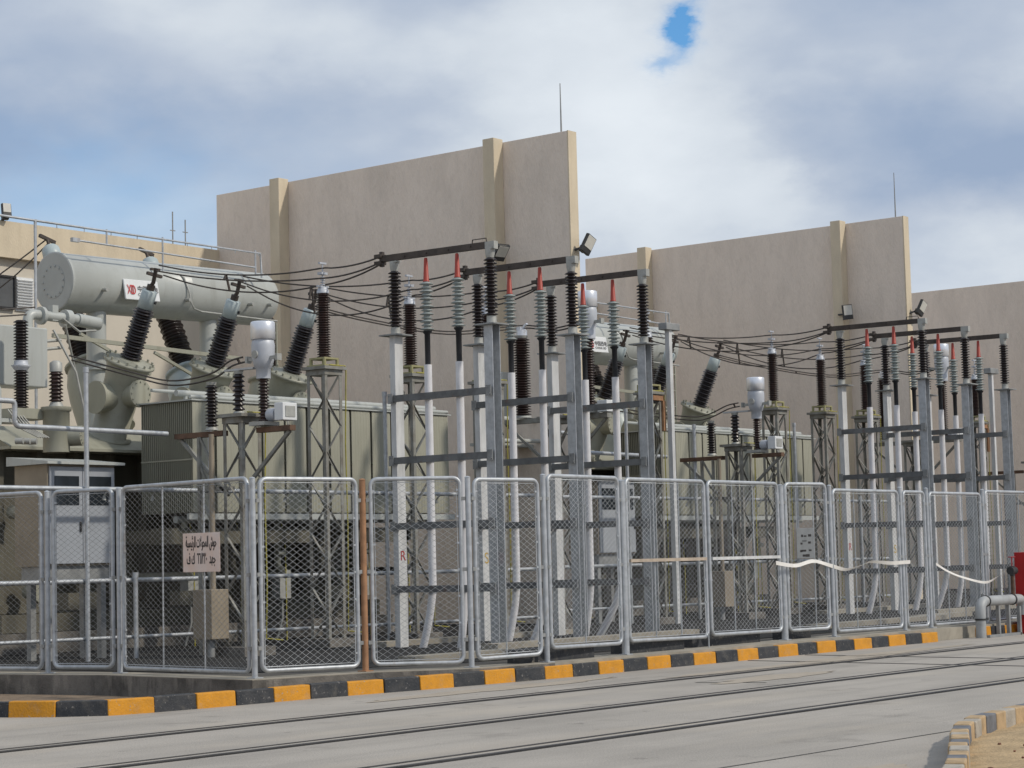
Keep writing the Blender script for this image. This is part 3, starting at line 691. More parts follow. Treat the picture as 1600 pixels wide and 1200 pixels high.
for i, x in enumerate(BUS):
    y = 23.45+.05*i
    t = lattice_tower(x, y, 4.68, .40, f'{near3[i]} one of three lattice towers with arresters in front of the nearer transformer', 'arrester lattice towers')
    copy_tree(t, AOFF, f'{near3[i]} one of three lattice towers with arresters in front of the farther transformer')
    t = arrester(x, y, 4.73, f'{near3[i]} one of three brown ribbed arresters in front of the nearer transformer', 'brown surge arresters')
    copy_tree(t, AOFF, f'{near3[i]} one of three brown ribbed arresters in front of the farther transformer')

# ------------------------------------------------------------------ busbar frames, one per phase
def channel(mb, x, y, z0, z1, w, dep, open_dir, th=.012):
    """C section post: web w wide across x, flanges dep deep; open_dir -1 opens towards the viewer (-y)"""
    yw = y+dep/2 if open_dir < 0 else y-dep/2
    mb.box(x-w/2, x+w/2, yw-th/2, yw+th/2, z0, z1)
    ya, yb = (y-dep/2, yw-th/2-.0002) if open_dir < 0 else (yw+th/2+.0002, y+dep/2)
    for s in (-1, 1):
        xa = x+s*(w/2-th/2); mb.box(xa-th/2, xa+th/2, ya, yb, z0, z1)
fl_lab = ['busbar frame marked with a red letter on its posts','busbar frame marked with a yellow letter on its rear post','right hand busbar frame nearest the double gate']
def frame(i, x):
    t = thing('busbar_frame', (x, 21, .2), fl_lab[i]+', of the nearer three', 'busbar frame', 'busbar frames')
    yr, yf = 21.88+.1*i, 19.92+.1*i
    mb = MB(); channel(mb, x, yr, .2, 5.1, .19, .10, 1); p1 = mb.build('post','whitesteel',t)
    mb = MB(); channel(mb, x, yf, .2, 5.1, .19, .16, -1); p2 = mb.build('post','galv',t)
    for (yy, zz) in ((yr,5.102),(yf,5.102)):
        MB().box(x-.19,x+.19,yy-.19,yy+.19,zz,zz+.022).build('post_plate','galvdull',t)
    for z in (4.10, 3.12, 2.09, 1.11):
        m_ = MB(); m_.box(x-.135,x-.127,yf+.02,yr-.02,z-.052,z+.052); m_.box(x-.127,x-.075,yf+.02,yr-.02,z+.045,z+.052); m_.box(x-.127,x-.075,yf+.02,yr-.02,z-.052,z-.045)
        m_.build('crossbar','barsteel',t)
    for z in (4.10, 3.12, 2.09, 1.11):
        for yy in (yr+.02, yf-.02):
            g_ = MB().box(x-.148,x-.1355,yy-.05,yy+.05,z-.08,z+.08)
            for (u_, v_) in ((-.03,-.05),(.03,.05)): g_.cyl((x-.149,yy+u_,z+v_),(x-.162,yy+u_,z+v_),.012,n=6)
            g_.build('gusset_plate','galvdull',t)
    for yy in (yr, yf):
        ins = MB().lathe((x,yy,5.245),(x,yy,6.14),sheds(16,.058,.105),16).build('insulator','porc',t)
        c = MB().lathe((x,yy,5.126),(x,yy,5.243),[(0,.085),(.3,.075),(1,.075)],14); c.build('base_flange','flange',ins)
        c = MB().lathe((x,yy,6.142),(x,yy,6.27),[(0,.06),(.6,.075),(1,.075)],14); c.box(x-.06,x+.06,yy-.09,yy+.05,6.272,6.30); c.build('top_flange','flange',ins)
    bb = MB().bar((x,yr+.24,6.365),(x,yf+.02,6.345),.07,.10); 
    for k in range(4): bb.cyl((x-.05,yr-.25-k*.45,6.355),(x+.05,yr-.25-k*.45,6.355),.016,n=6)
    bb.build('busbar','busbar',t)
    e_ = MB().obox((x,yf-.03,6.33),(.05,0,0),(0,.09,0),(0,0,.06)); e_.build('end_clamp','flange',t)
    k = MB()
    for dz in (-.06,.05):
        k.obox((x,yr+.30,6.36+dz),(.07,0,0),(0,.07,0),(0,0,.028))
    k.obox((x,yr+.26,6.36),(.03,0,0),(0,.03,0),(0,0,.12)); k.build('conductor_clamp','busbar',t)
    if i == 0:
        h_ = MB().tube([(x,yf+.35,6.40),(x,yf+.34,6.455),(x,yf+.07,6.455),(x,yf+.06,6.40)],.010,6); h_.build('lifting_handle','busbar',t)
        text('phase_letter','R',.22,(x,yr-.060,1.56),(1,0,0),(0,0,1),'redink',p1)
        text('phase_letter','R',.20,(x-.02,yf+.070,1.50),(1,0,0),(0,0,1),'redink',p2)
    if i == 1:
        text('phase_letter','S',.26,(x,yr-.060,1.48),(1,0,0),(0,0,1),'yelink',p1)
    return t
ph = ['first','second','third']
def termination(x, y, bend, label):
    t = thing('cable_termination', (x, y, .2), label, 'cable termination', 'cable terminations')
    MB().lathe((x,y,5.905),(x,y,6.285),[(0,.052),(.04,.052),(.06,.046),(.95,.029),(1,.022)],12).build('red_cap','red',t)
    MB().lathe((x,y,5.13),(x,y,5.903),sheds(13,.048,.112,.088),16).build('shed_stack','polymer',t)
    MB().lathe((x,y,4.60),(x,y,5.128),[(0,.044),(.9,.046),(.97,.075),(1,.075)],12).build('black_sleeve','sleeve',t)
    pts = [(x,y,4.598),(x,y,3.6),(x,y,2.6),(x,y,1.5),(x,y,1.1)]
    bx, by = bend
    pts += [(x+bx*.25,y+by*.25,.75),(x+bx*.6,y+by*.6,.45),(x+bx,y+by,.16)]
    MB().tube(pts,.062,14).build('cable','conduit',t)
    for z in (4.10,3.12,2.09,1.11): MB().box(x-.074,x+.068,y-.085,y+.085,z-.035,z+.035).build('cable_clamp','galvdull',t)
    return t
for i, x in enumerate(BUS):
    t = frame(i, x); copy_tree(t, BOFF, ['left hand busbar frame of the farther three','middle busbar frame of the farther three','right hand busbar frame of the farther three'][i])
    for q, yy in enumerate((21.22, 20.58)):
        yy += .08*i
        bend = [(-.02,.22),(.0,.10),(-.06,.16),(-.05,.30),(.03,.18),(-.08,.45)][2*i+q]
        lab = f'{["rear","front"][q]} red tipped grey cable termination under the {["left","middle","right"][i]} busbar of the nearer three'
        t2 = termination(x, yy, bend, lab)
        copy_tree(t2, BOFF, f'{["rear","front"][q]} red tipped grey cable termination under the {["left","middle","right"][i]} busbar of the farther three')

# ------------------------------------------------------------------ instrument towers beside each transformer
def post_insulator(x, y, z0, z1, r, label, n=12, m_='porc', grp='post insulators'):
    t = thing('post_insulator', (x,y,z0), label, 'insulator', grp)
    MB().lathe((x,y,z0+.05),(x,y,z1-.05),sheds(n,r*.6,r),16).build('shed_stack',m_,t)
    MB().lathe((x,y,z0),(x,y,z0+.048),[(0,r*1.05),(1,r*.8)],14).build('base_flange','flange',t)
    MB().lathe((x,y,z1-.048),(x,y,z1),[(0,r*.7),(1,r*.8)],14).build('top_flange','flange',t)
    return t
def current_transformer(x, y, z0, zi, zb, zc, zt, rc, ri, label, rot=1):
    t = thing('current_transformer', (x,y,z0), label, 'current transformer', 'silver topped current transformers')
    MB().lathe((x,y,z0+.06),(x,y,zi),sheds(max(8,int((zi-z0)/.05)),ri*.62,ri),16).build('shed_stack','brownporc',t)
    MB().box(x-.16,x+.16,y-.16,y+.16,z0,z0+.058).build('base','flange',t)
    hb = zb-zi
    MB().lathe((x,y,zi+.002),(x,y,zb),[(0,ri*1.25),(.26,ri*1.3),(.28,rc*.70),(.45,rc*.86),(.60,rc*.93),(.85,rc*.95),(.97,rc*.88),(1,rc*.80)],24).build('head_body','silverp',t)
    MB().lathe((x,y,zc),(x,y,zt),[(0,rc*.96),(.02,rc),(.93,rc),(.96,rc*.97),(.98,rc*.94),(1,rc*.9)],32).build('head_cap','silver',t)
    zm = zi+hb*.52
    for sg in (-1, 1):
        q = MB().bar((x,y+sg*rc*.8,zm),(x,y+sg*(rc*.9+.14),zm),.05,.05); q.obox((x,y+sg*(rc*.9+.15),zm),(.05,0,0),(0,.02,0),(0,0,.05)); q.build('terminal','flange',t)
    MB().cyl((x-rc*.75,y,zm+.05),(x-rc*1.0,y,zm+.05),.06,n=12).build('inspection_cover','flange',t)
    return t
def neutral_tower(lab, side, off):
    x, y = 22.0, 22.60
    t = lattice_tower(x, y, 3.75, .40, lab, 'platform towers', wt=.56)
    MB().box(x-.06,x+.06,y-1.06,y-.36,3.50,3.58).build('platform_beam','rust',t); MB().box(x-.06,x+.06,y+.36,y+1.42,3.50,3.58).build('platform_beam','rust',t)
    MB().bar((x,y-1.0,3.5),(x,y-.24,2.85),.05,.05).build('brace','lattice',t); bt = MB(); bt.bar((x,y+1.35,3.5),(x,y+.3,2.6),.05,.05)
    for k in range(7): bt.bar((x-.05,y+.62,.4+.45*k),(x-.05,y+.86,.4+.45*k+.4),.035,.035)
    for yy in (.60,.88): bt.bar((x-.05,y+yy,.2),(x-.05,y+yy,3.5),.05,.05)
    bt.bar((x,y+.2,2.7),(x,y+.88,2.7),.05,.06); bt.build('brace','lattice',t)
    return t
t = neutral_tower('lattice tower with a rusty platform left of the nearer transformer radiators',0,0)
copy_tree(t, COFF, 'lattice tower with a rusty platform left of the farther transformer radiators')
c3 = (30.0, .95, 0)
copy_tree(t, c3, 'lattice tower with a rusty platform at the right edge of the picture')
t = current_transformer(22.0,22.13,3.60,4.30,4.89,4.885,5.155,.185,.085,'silver topped current transformer on the nearer rusty platform tower')
copy_tree(t, COFF, 'silver topped current transformer on the farther rusty platform tower')
t = post_insulator(22.0,23.25,3.60,4.33,.10,'black post insulator on the rear end of the nearer rusty platform',12)
copy_tree(t, COFF, 'black post insulator on the rear end of the farther rusty platform')
t = post_insulator(22.0,22.66,3.80,4.46,.095,'black post insulator beside the silver topped transformer on the nearer rusty platform',8)
mb = MB().box(21.95,22.05,22.3,22.92,4.462,4.492).build('top_bar','galv',t)
copy_tree(t, COFF, 'black post insulator beside the silver topped transformer on the farther rusty platform')
t = thing('meter_box', (22.0,21.78,3.59), 'small white meter box on the front end of the nearer rusty platform', 'box', 'meter boxes')
MB().box(21.92,22.22,21.66,21.84,3.66,3.92).build('box_body','white',t,bevel=.01)
MB().box(21.97,22.17,21.650,21.658,3.71,3.87).build('box_window','flange',t)
MB().lathe((22.05,21.9,3.76),(22.05,22.06,3.76),[(0,.1),(1,.1)],16).build('box_coupling','silverp',t)
MB().tube([(22.05,21.7,3.655),(22.05,21.68,3.60),(22.05,21.75,3.52),(22.05,21.9,3.56),(22.05,21.95,3.585)],.012,6).build('box_cable','flange',t)
copy_tree(t, COFF, 'small white meter box on the front end of the farther rusty platform')
t = thing('junction_box', (21.6,22.95,.2), 'tan junction box on a stand at the foot of the nearer platform tower', 'box', 'junction boxes')
MB().box(21.35,21.7,22.62,23.02,.47,1.2).build('box_body','tan',t,bevel=.01)
MB().tube([(21.52,22.82,.19),(21.52,22.82,.468)],.06,10).build('stand','galvdull',t)
MB().tube([(21.56,22.80,1.2),(21.56,22.80,3.5)],.04,10).build('conduit_pole','tan',t)
copy_tree(t, COFF, 'tan junction box on a stand at the foot of the farther platform tower')

# tall tower right of the near transformer with the big brown post and the second silver head
def tall_tower(lab):
    x, y = 31.2, 23.65
    t = lattice_tower(x, y, 4.14, .42, lab, 'tall platform towers', earth=True)
    MB().box(x-.07,x+.07,y-1.22,y-.28,4.10,4.19).build('platform_beam','lattice',t); MB().box(x-.07,x+.07,y+.28,y+1.26,4.10,4.19).build('platform_beam','lattice',t)
    MB().bar((x,y-1.15,4.1),(x,y-.22,3.25),.05,.05).build('brace','lattice',t); MB().bar((x,y+1.2,4.1),(x,y+.22,3.3),.05,.05).build('brace','lattice',t)
    return t
t = tall_tower('lattice tower carrying the big brown post and a silver head before the nearer firewall'); copy_tree(t, NOFF, 'lattice tower carrying a silver head before the second firewall')
t = current_transformer(31.2,22.86,4.20,5.58,6.19,6.18,6.48,.185,.105,'silver headed current transformer before the end of the nearer firewall'); copy_tree(t, NOFF, 'silver headed current transformer among the farther busbars')
t = post_insulator(31.2,24.45,4.21,5.78,.165,'thick brown post insulator with fine sheds before the nearer firewall',30,'brownporc')
MB().lathe((31.2,24.45,5.781),(31.2,24.45,5.88),[(0,.12),(1,.12)],16).build('top_cap','silver',t); MB().box(31.12,31.28,24.40,24.50,5.882,5.95).build('terminal_block','silver',t); MB().bar((31.2,24.38,5.955),(31.2,24.30,6.0),.05,.03).build('terminal_arm','silver',t)
copy_tree(t, NOFF, 'thick brown post insulator with fine sheds among the farther busbars')
t = thing('meter_box', (31.2,22.5,4.2), 'small white meter box beside the silver head before the nearer firewall', 'box', 'meter boxes')
MB().box(31.08,31.3,22.40,22.62,4.205,4.42).build('box_body','white',t,bevel=.01); MB().lathe((31.19,22.64,4.3),(31.19,22.72,4.3),[(0,.07),(1,.07)],12).build('box_coupling','silverp',t)
copy_tree(t, NOFF, 'small white meter box beside the silver head among the farther busbars')
# small tower with one more arrester beside the firewall end
t = lattice_tower(34.05,23.5,4.72,.34,'narrow lattice tower just in front of the nearer firewall end','narrow towers')
q = MB().box(33.9,34.3,23.30,23.36,4.60,4.70); q.box(34.22,34.30,23.28,23.34,4.0,4.60); q.build('side_bracket','rustpost',t)
copy_tree(t, MOFF, 'narrow lattice tower just in front of the second firewall end')
t = arrester(34.05,23.5,4.77,'brown ribbed arrester just in front of the nearer firewall end','brown surge arresters',1.15)
copy_tree(t, MOFF, 'brown ribbed arrester just in front of the second firewall end')
t = thing('head_post', (34.35,23.2,.2), 'pale square post with a small box on top by the nearer firewall end', 'post', 'pale posts with boxes')
MB().box(34.30,34.40,23.15,23.25,.2,6.0).build('post','whitesteel',t); MB().box(34.15,34.62,23.10,23.30,6.002,6.14).build('head_box','galvdull',t,bevel=.01)
copy_tree(t, MOFF, 'pale square post with a small box on top by the second firewall end')

# ================================================================== TRANSFORMER
def ring_bolts(mb, c, nrm, r, n_, br_=.018, h=.03):
    c, q = V(c), V(nrm).normalized(); x = q.cross(V(0,0,1))
    if x.length < .05: x = V(1,0,0)
    x = x.normalized(); y = q.cross(x)
    for k in range(n_):
        p = c+r*(math.cos(2*math.pi*k/n_)*x+math.sin(2*math.pi*k/n_)*y); mb.cyl(p, p+q*h, br_, n=6)
def transformer():
    t = thing('power_transformer', (26, 28.4, .2), 'big grey green power transformer with a long oil conservator, the nearer one', 'transformer', 'power transformers')
    # tank, walled with ribs
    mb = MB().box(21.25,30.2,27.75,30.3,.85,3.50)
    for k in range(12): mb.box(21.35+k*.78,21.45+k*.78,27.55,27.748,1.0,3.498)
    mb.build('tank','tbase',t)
    cv = MB()
    # sloped cover
    vs = [(21.22,27.10,3.502),(30.25,27.10,3.502),(30.25,30.4,3.502),(21.22,30.4,3.502),(21.22,27.10,3.55),(30.25,27.10,3.55),(30.25,30.4,3.55),(21.22,30.4,3.55),(21.05,27.75,3.92),(30.2,27.75,3.92),(30.2,29.9,3.92),(21.05,29.9,3.92)]
    cv.add(vs,[(3,2,1,0),(0,1,5,4),(1,2,6,5),(2,3,7,6),(3,0,4,7),(4,5,9,8),(5,6,10,9),(6,7,11,10),(7,4,8,11),(8,9,10,11)])
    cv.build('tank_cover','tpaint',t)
    bs = MB(); 
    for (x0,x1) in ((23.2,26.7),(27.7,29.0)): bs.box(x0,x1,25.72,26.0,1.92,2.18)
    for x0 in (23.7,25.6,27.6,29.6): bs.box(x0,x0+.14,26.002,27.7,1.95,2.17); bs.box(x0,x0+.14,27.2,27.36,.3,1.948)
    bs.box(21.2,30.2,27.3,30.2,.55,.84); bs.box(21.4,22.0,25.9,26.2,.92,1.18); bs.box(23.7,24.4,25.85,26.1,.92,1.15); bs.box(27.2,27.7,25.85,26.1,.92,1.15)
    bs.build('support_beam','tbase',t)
    MB().box(20.9,30.6,27.1,30.7,.21,.54).build('plinth','plinth',t)
    # radiators: fins stacked front to back
    fin = MB(); n_ = 27
    w_ = .482
    for k in range(n_):
        y0 = 25.5+k*.048
        x0 = 23.70
        if k == 0:
            cols = 26; vs = []; fs = []
            for c in range(cols+1):
                xx = x0+w_*c/cols; dy = .006*math.cos(c/cols*2*math.pi*6.5)
                for z in (2.44, 2.50, 4.22, 4.28):
                    edge_ = .010 if z in (2.44, 4.28) else 0
                    vs.append((xx, y0+.004+dy*(0 if edge_ else 1)+edge_, z))
            for c in range(cols):
                for q in range(3): fs.append((c*4+q, (c+1)*4+q, (c+1)*4+q+1, c*4+q+1))
            fin.add(vs, fs, True); fin.box(x0, x0+w_, y0+.016, y0+.024, 2.44, 4.28)
        else: fin.box(x0, x0+w_, y0, y0+.012, 2.44, 4.28)
    fin.box(23.93,23.99,25.53,26.78,4.16,4.22); fin.box(23.93,23.99,25.53,26.78,2.50,2.56)
    fin.box(23.696,23.70,25.5,26.77,3.30,3.325)
    r0 = fin.build('radiator','radia',t)
    for k in range(1, 12):
        c = r0.copy(); COL.objects.link(c); c.location = (k*.546+(.03 if k > 5 else 0),0,0); c.parent = t; ORG[c.name] = ORG[r0.name]
    hd = MB().tube([(23.75,25.95,4.44),(30.35,25.95,4.44)],.055,10); hd.tube([(23.75,25.62,4.36),(30.35,25.62,4.36)],.032,8); hd.tube([(23.7,26.5,4.52),(30.0,26.5,4.52)],.03,8); hd.tube([(23.75,26.0,2.33),(30.35,26.0,2.33)],.06,10)
    for k in range(12): hd.tube([(23.96+k*.546,25.95,4.40),(23.96+k*.546,25.95,4.22)],.035,8)
    hd.box(23.62,30.4,25.52,25.58,2.32,2.42); hd.box(23.66,30.3,25.48,26.8,4.285,4.31)
    hd.build('header_pipe','tlight',t)
    for k in range(6):
        x = 23.95+k*1.09
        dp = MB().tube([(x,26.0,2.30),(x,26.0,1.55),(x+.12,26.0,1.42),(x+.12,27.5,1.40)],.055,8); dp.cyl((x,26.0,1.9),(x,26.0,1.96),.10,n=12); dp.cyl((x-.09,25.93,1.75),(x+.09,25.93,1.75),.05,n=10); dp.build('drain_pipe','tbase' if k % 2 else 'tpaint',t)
        if k % 2 == 0:
            cb = MB().box(x+.35,x+.62,26.3,26.5,.95,1.45); cb.tube([(x+.5,26.4,.95),(x+.52,26.42,.6),(x+.45,26.5,.22)],.02,6); cb.build('terminal_box','flange',t)
        MB().tube([(x+.3,26.1,.22),(x+.3,26.1,1.1),(x+.34,26.15,1.9),(x+.30,26.2,2.3)],.012,6).build('earth_strap','earth',t)
    for k, (x, z) in enumerate(((21.6,2.5),(22.5,2.2),(22.9,1.5),(21.9,1.2))):
        vb_ = MB().cyl((x,27.2,z),(x,27.54,z),.11,n=16); vb_.cyl((x,27.17,z),(x,27.2,z),.17,n=16); vb_.tube([(x,27.3,z+.1),(x,27.3,z+.3)],.02,6); vb_.cyl((x,27.3,z+.3),(x,27.3,z+.32),.09,n=12); vb_.build('valve','tpaint',t)
    # conservator
    A, B = V(23.36,28.6,6.55), V(28.42,28.6,6.65); ax = (B-A).normalized()
    cs = MB().lathe(A, B, [(0,.522),(.012,.522),(.0125,.51),(.55,.51),(.552,.517),(.556,.517),(.558,.51),(.985,.51),(1,.46)], 48)
    cons = cs.build('conservator','tlight',t)
    dc = MB().lathe(A-ax*.012, A-ax*.001, [(0,.50),(1,.52)], 48); ring_bolts(dc, A-ax*.014, -ax, .27, 14, .017, .022); dc.lathe(A-ax*.018,A-ax*.0125,[(0,.30),(1,.30)],32)
    dc.build('end_cover','disc',cons)
    for (x, r_) in ((24.3,.175),(27.0,.165)):
        lg = MB(); lg.cyl((x,28.6,3.92),(x,28.6,6.15),r_,n=24); lg.cyl((x,28.6,5.05),(x,28.6,5.10),r_+.06,n=24); ring_bolts(lg,(x,28.6,5.10),(0,0,1),r_+.035,10,.012,.02)
        lg.build('support_leg','tlight',cons)
    npz = 6.47
    npl = MB().obox((24.87,28.045,npz),(.40,0,.008),(0,.02,0),(0,.035,.185)).build('nameplate','white',cons,bevel=.012)
    text('nameplate_logo','X',.25,(24.565,27.996,npz-.09),(1,0,.018),(0,.19,1),'logo',cons,width=.10)
    text('nameplate_logo','D',.25,(24.66,27.996,npz-.09),(1,0,.018),(0,.19,1),'logo',cons,width=.10)
    mb = MB(); mb.obox((24.655,28.013,npz),(.007,0,0),(0,.002,0),(0,.013,.07)); mb.build('nameplate_logo','logo',cons)
    text('nameplate_lettering','中国西电',  .125,(25.00,28.008,npz-.02),(1,0,.018),(0,.19,1),'ink',cons,width=.47)
    text('nameplate_lettering','CHINA XD',.075,(24.97,27.992,npz-.105),(1,0,.018),(0,.19,1),'ink',cons,width=.42)
    lug = MB()
    for (x, z) in ((24.05,6.42),(26.0,6.40),(27.6,6.45),(28.1,6.48)): MB().cyl((x,28.12,z),(x,28.0,z-.01),.035,n=8).build('lifting_lug','flange',cons)
    pts = [(25.72,28.35,7.02),(25.95,28.10,6.80),(26.02,28.05,6.55),(26.05,28.03,6.35)]+[(26.12,28.03,6.24),(26.3,28.03,6.20),(28.25,28.03,6.17)]
    lug.tube(pts,.018,6); lug.build('pipe_fitting','flange',cons)
    # handrail along the conservator
    hr = MB().tube([(20.5,27.95,7.46),(22.44,27.95,7.44),(27.75,27.95,7.41),(27.78,27.95,6.95)],.022,6); hr.tube([(23.25,27.95,7.20),(25.3,27.95,7.17),(27.6,27.95,7.13)],.018,6)
    hr.obox((23.3,27.95,7.20),(.08,0,0),(0,.035,0),(0,0,.035))
    for (x, z0) in ((22.44,3.9),(24.0,7.2),(25.3,6.85),(27.62,7.0)): hr.tube([(x,27.95,z0),(x,27.95,7.46)],.026 if x < 22.5 else .018,6)
    for k in range(9): hr.tube([(22.9+k*.6,27.95,7.43),(22.9+k*.6,27.95,7.36)],.01,4)
    hr.build('handrail','galv',t)
    tr = MB(); tr.bar((23.0,28.2,5.55),(27.4,28.2,5.42),.06,.07); tr.bar((23.6,28.2,5.62),(25.2,28.2,5.0),.05,.05); tr.bar((25.3,28.2,5.40),(26.6,28.2,4.9),.05,.05)
    tr.bar((28.2,28.4,4.0),(28.2,28.4,6.2),.03,.03); tr.bar((28.6,28.4,4.0),(28.6,28.4,6.2),.03,.03)
    for k in range(5): tr.bar((28.2,28.4,4.4+k*.4),(28.6,28.4,4.4+k*.4),.02,.02)
    tr.build('strut','tpaint',t)
    # 66 kV bushings leaning to the viewer
    for i, x in enumerate((23.70,25.70,27.70)):
        dirv = V(0,-.52,1.14).normalized(); base_ = V(x,27.02+.05*i,5.10)
        tu = MB()
        b0 = base_-dirv*1.42
        tu.lathe(b0, base_, [(0,.40),(.02,.40),(.03,.31),(.70,.33),(.86,.36),(.93,.39),(.935,.44),(.965,.44),(.97,.36),(1,.20)], 32)
        ring_bolts(tu, base_-dirv*.045, dirv, .40, 16, .02, .05)
        pc = b0.lerp(base_,.50)
        tu.cyl(pc, pc+V(0,-.50,.03), .20, n=24); tu.lathe(pc+V(0,-.50,.03), pc+V(0,-.55,.03),[(0,.235),(1,.235)],24); ring_bolts(tu, pc+V(0,-.55,.03),(0,-1,0),.20,12,.015,.02)
        tu.cyl(pc, pc+V(-.48,0,-.02), .24, n=24); tu.cyl(pc+V(-.48,0,-.02), pc+V(-.53,0,-.02), .28, n=24)
        tu.build('bushing_turret','tpaint',t)
        bu = MB().lathe(base_+dirv*.02, base_+dirv*.90, sheds(18,.118,.185,.165), 20).build('bushing','porc',t)
        c0 = base_+dirv*.902
        MB().lathe(c0, c0+dirv*.33, [(0,.11),(.02,.135),(.95,.130),(1,.09)], 24).build('bushing_cap','bcap',bu)
        tm = MB().tube([c0+dirv*.33, c0+dirv*.42], .07, 12); tm.tube([c0+dirv*.40, c0+dirv*.46+V(0,-.03,0), c0+dirv*.72], .035, 8)
        tm.bar(c0+dirv*.60+V(-.16,0,.02), c0+dirv*.60+V(.16,0,-.02), .05, .05); tm.bar(c0+dirv*.70+V(-.10,.02,.0), c0+dirv*.70+V(.10,.02,0), .04, .04)
        MB().cyl(c0+dirv*.15+V(.06,-.08,-.04), c0+dirv*.15+V(.085,-.125,-.06), .028, n=10).build('test_tap','dark',bu)
        tm.build('bushing_terminal','busbar',bu)
    # high voltage bushings behind, leaning away
    for i, x in enumerate((25.1,27.55,29.8)):
        base_ = V(x,29.85,5.40); dirv = V(0,1.0,2.2).normalized()
        if i == 2: dirv = V(0,.25,2.0).normalized()
        tu = MB().lathe(base_-dirv*1.5, base_, [(0,.5),(.5,.5),(.7,.47),(.85,.40),(.9,.36),(.905,.42),(.94,.42),(.945,.26),(1,.24)], 28); tu.build('bushing_turret','bcap' if i == 1 else 'tpaint',t)
        ln_ = 2.05 if i < 2 else 1.35
        bu = MB().lathe(base_, base_+dirv*ln_, sheds(30,.17,.235,.215), 18).build('bushing','porc',t)
        c0 = base_+dirv*(ln_+.002)
        MB().lathe(c0, c0+dirv*.36, [(0,.15),(.03,.185),(.85,.165),(1,.12)], 24).build('bushing_cap','bcap',bu)
        tm = MB().tube([c0+dirv*.36, c0+dirv*.55], .03, 8); tm.bar(c0+dirv*.52+V(-.18,.0,.06), c0+dirv*.52+V(.18,0,-.04), .06, .06); tm.build('bushing_terminal','busbar',bu)
    # small neutral bushing on its can, and the left hand fittings
    cn = MB().lathe((21.43,26.2,3.40),(21.43,26.2,4.12),[(0,.21),(.9,.21),(.91,.24),(1,.24)],24); cn.cyl((21.6,26.1,3.66),(21.72,25.9,3.66),.16,n=18); ring_bolts(cn,(21.72,25.9,3.66),(.5,-.85,0),.12,10,.012,.02)
    cn.build('neutral_can','tpaint',t)
    bu = MB().lathe((21.43,26.2,4.2),(21.43,26.2,4.68),sheds(8,.075,.115),16).build('bushing','brownporc',t)
    MB().lathe((21.43,26.2,4.13),(21.43,26.2,4.198),[(0,.12),(1,.09)],16).build('bushing_base','flange',bu); MB().lathe((21.43,26.2,4.682),(21.43,26.2,4.86),[(0,.10),(.8,.10),(1,.05)],16).build('bushing_cap','flange',bu)
    st = MB(); 
    bu = MB().lathe((20.98,26.5,4.10),(20.98,26.5,4.70),sheds(13,.08,.12),14).build('bushing','porc',t)
    MB().lathe((20.98,26.5,4.702),(20.98,26.5,4.86),[(0,.10),(.3,.13),(.5,.16),(.6,.11),(1,.11)],16).build('bushing_collar','silverp',bu); MB().lathe((20.98,26.5,4.862),(20.98,26.5,5.5),sheds(13,.08,.12),14).build('bushing_upper','porc',bu)
    MB().box(20.70,21.40,26.3,26.75,3.93,4.09).build('bushing_shelf','tpaint',t)
    rl = MB().tube([(21.75,27.3,5.15),(21.75,27.3,5.6)]+arc((21.87,27.3,5.62),(-1,0,0),(0,0,1),.12,0,math.pi/2,4)+[(23.0,27.3,5.72)],.085,12)
    rl.cyl((22.0,27.3,5.73),(22.06,27.3,5.73),.15,n=18); rl.cyl((22.5,27.3,5.72),(22.62,27.3,5.72),.15,n=18); rl.box(22.22,22.34,27.24,27.36,5.66,5.92); rl.cyl((22.78,27.3,5.72),(23.25,27.3,5.68),.11,n=18)
    rl.build('relay_pipe','tlight',t)
    rb = MB().tube([(22.4,27.2,5.7),(22.7,27.15,5.5),(23.1,27.2,5.55)],.02,6); rb.tube([(22.45,27.2,5.6),(22.9,27.5,4.9),(23.1,27.5,4.2)],.02,6); rb.tube([(22.2,27.2,5.5),(22.5,27.0,4.8),(22.7,27.0,4.05)],.022,6)
    for z in (5.15,5.28): rb.tube([(21.9,27.2,z),(22.35,27.2,z+.06)],.03,6)
    rb.build('small_pipes','flange',t)
    bx = MB().box(19.9,21.84,26.9,27.4,4.50,5.47); bx.build('cable_box','tlight',t,bevel=.02)
    lp = MB().tube([(18.6,26.3,4.42),(20.3,26.3,4.42)]+arc((20.3,26.3,4.34),(0,0,1),(1,0,0),.08,0,math.pi/2,4)+[(20.38,26.3,3.80)],.05,10)
    lp.tube([(18.6,26.2,3.95),(20.2,26.2,3.98)],.045,10); lp.box(18.6,21.0,26.35,26.75,3.86,3.92); lp.build('oil_pipe','tlight',t)
    for k in range(5): st.tube([(20.6+.05*k,26.35,4.06),(20.75+.06*k,26.2,3.75),(21.0+.05*k,26.1,3.62)],.012,5)
    for k in range(3): st.cyl((20.55+.13*k,26.1,3.55),(20.62+.13*k,26.0,3.55),.05,n=10)
    st.build('control_cables','flange',t)
    sp = MB().lathe((29.0,28.0,3.92),(29.0,28.0,4.62),[(0,.27),(.92,.27),(.93,.29),(1,.27)],24); sp.tube([(28.9,28.0,4.62),(28.95,28.0,4.72),(29.35,27.9,4.72),(29.42,27.9,4.62),(29.42,27.9,3.95)],.018,6); sp.build('breather_pot','tlight',t)
    return t
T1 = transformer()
T2 = copy_tree(T1, TOFF, 'big grey green power transformer half hidden behind busbars, the farther one')

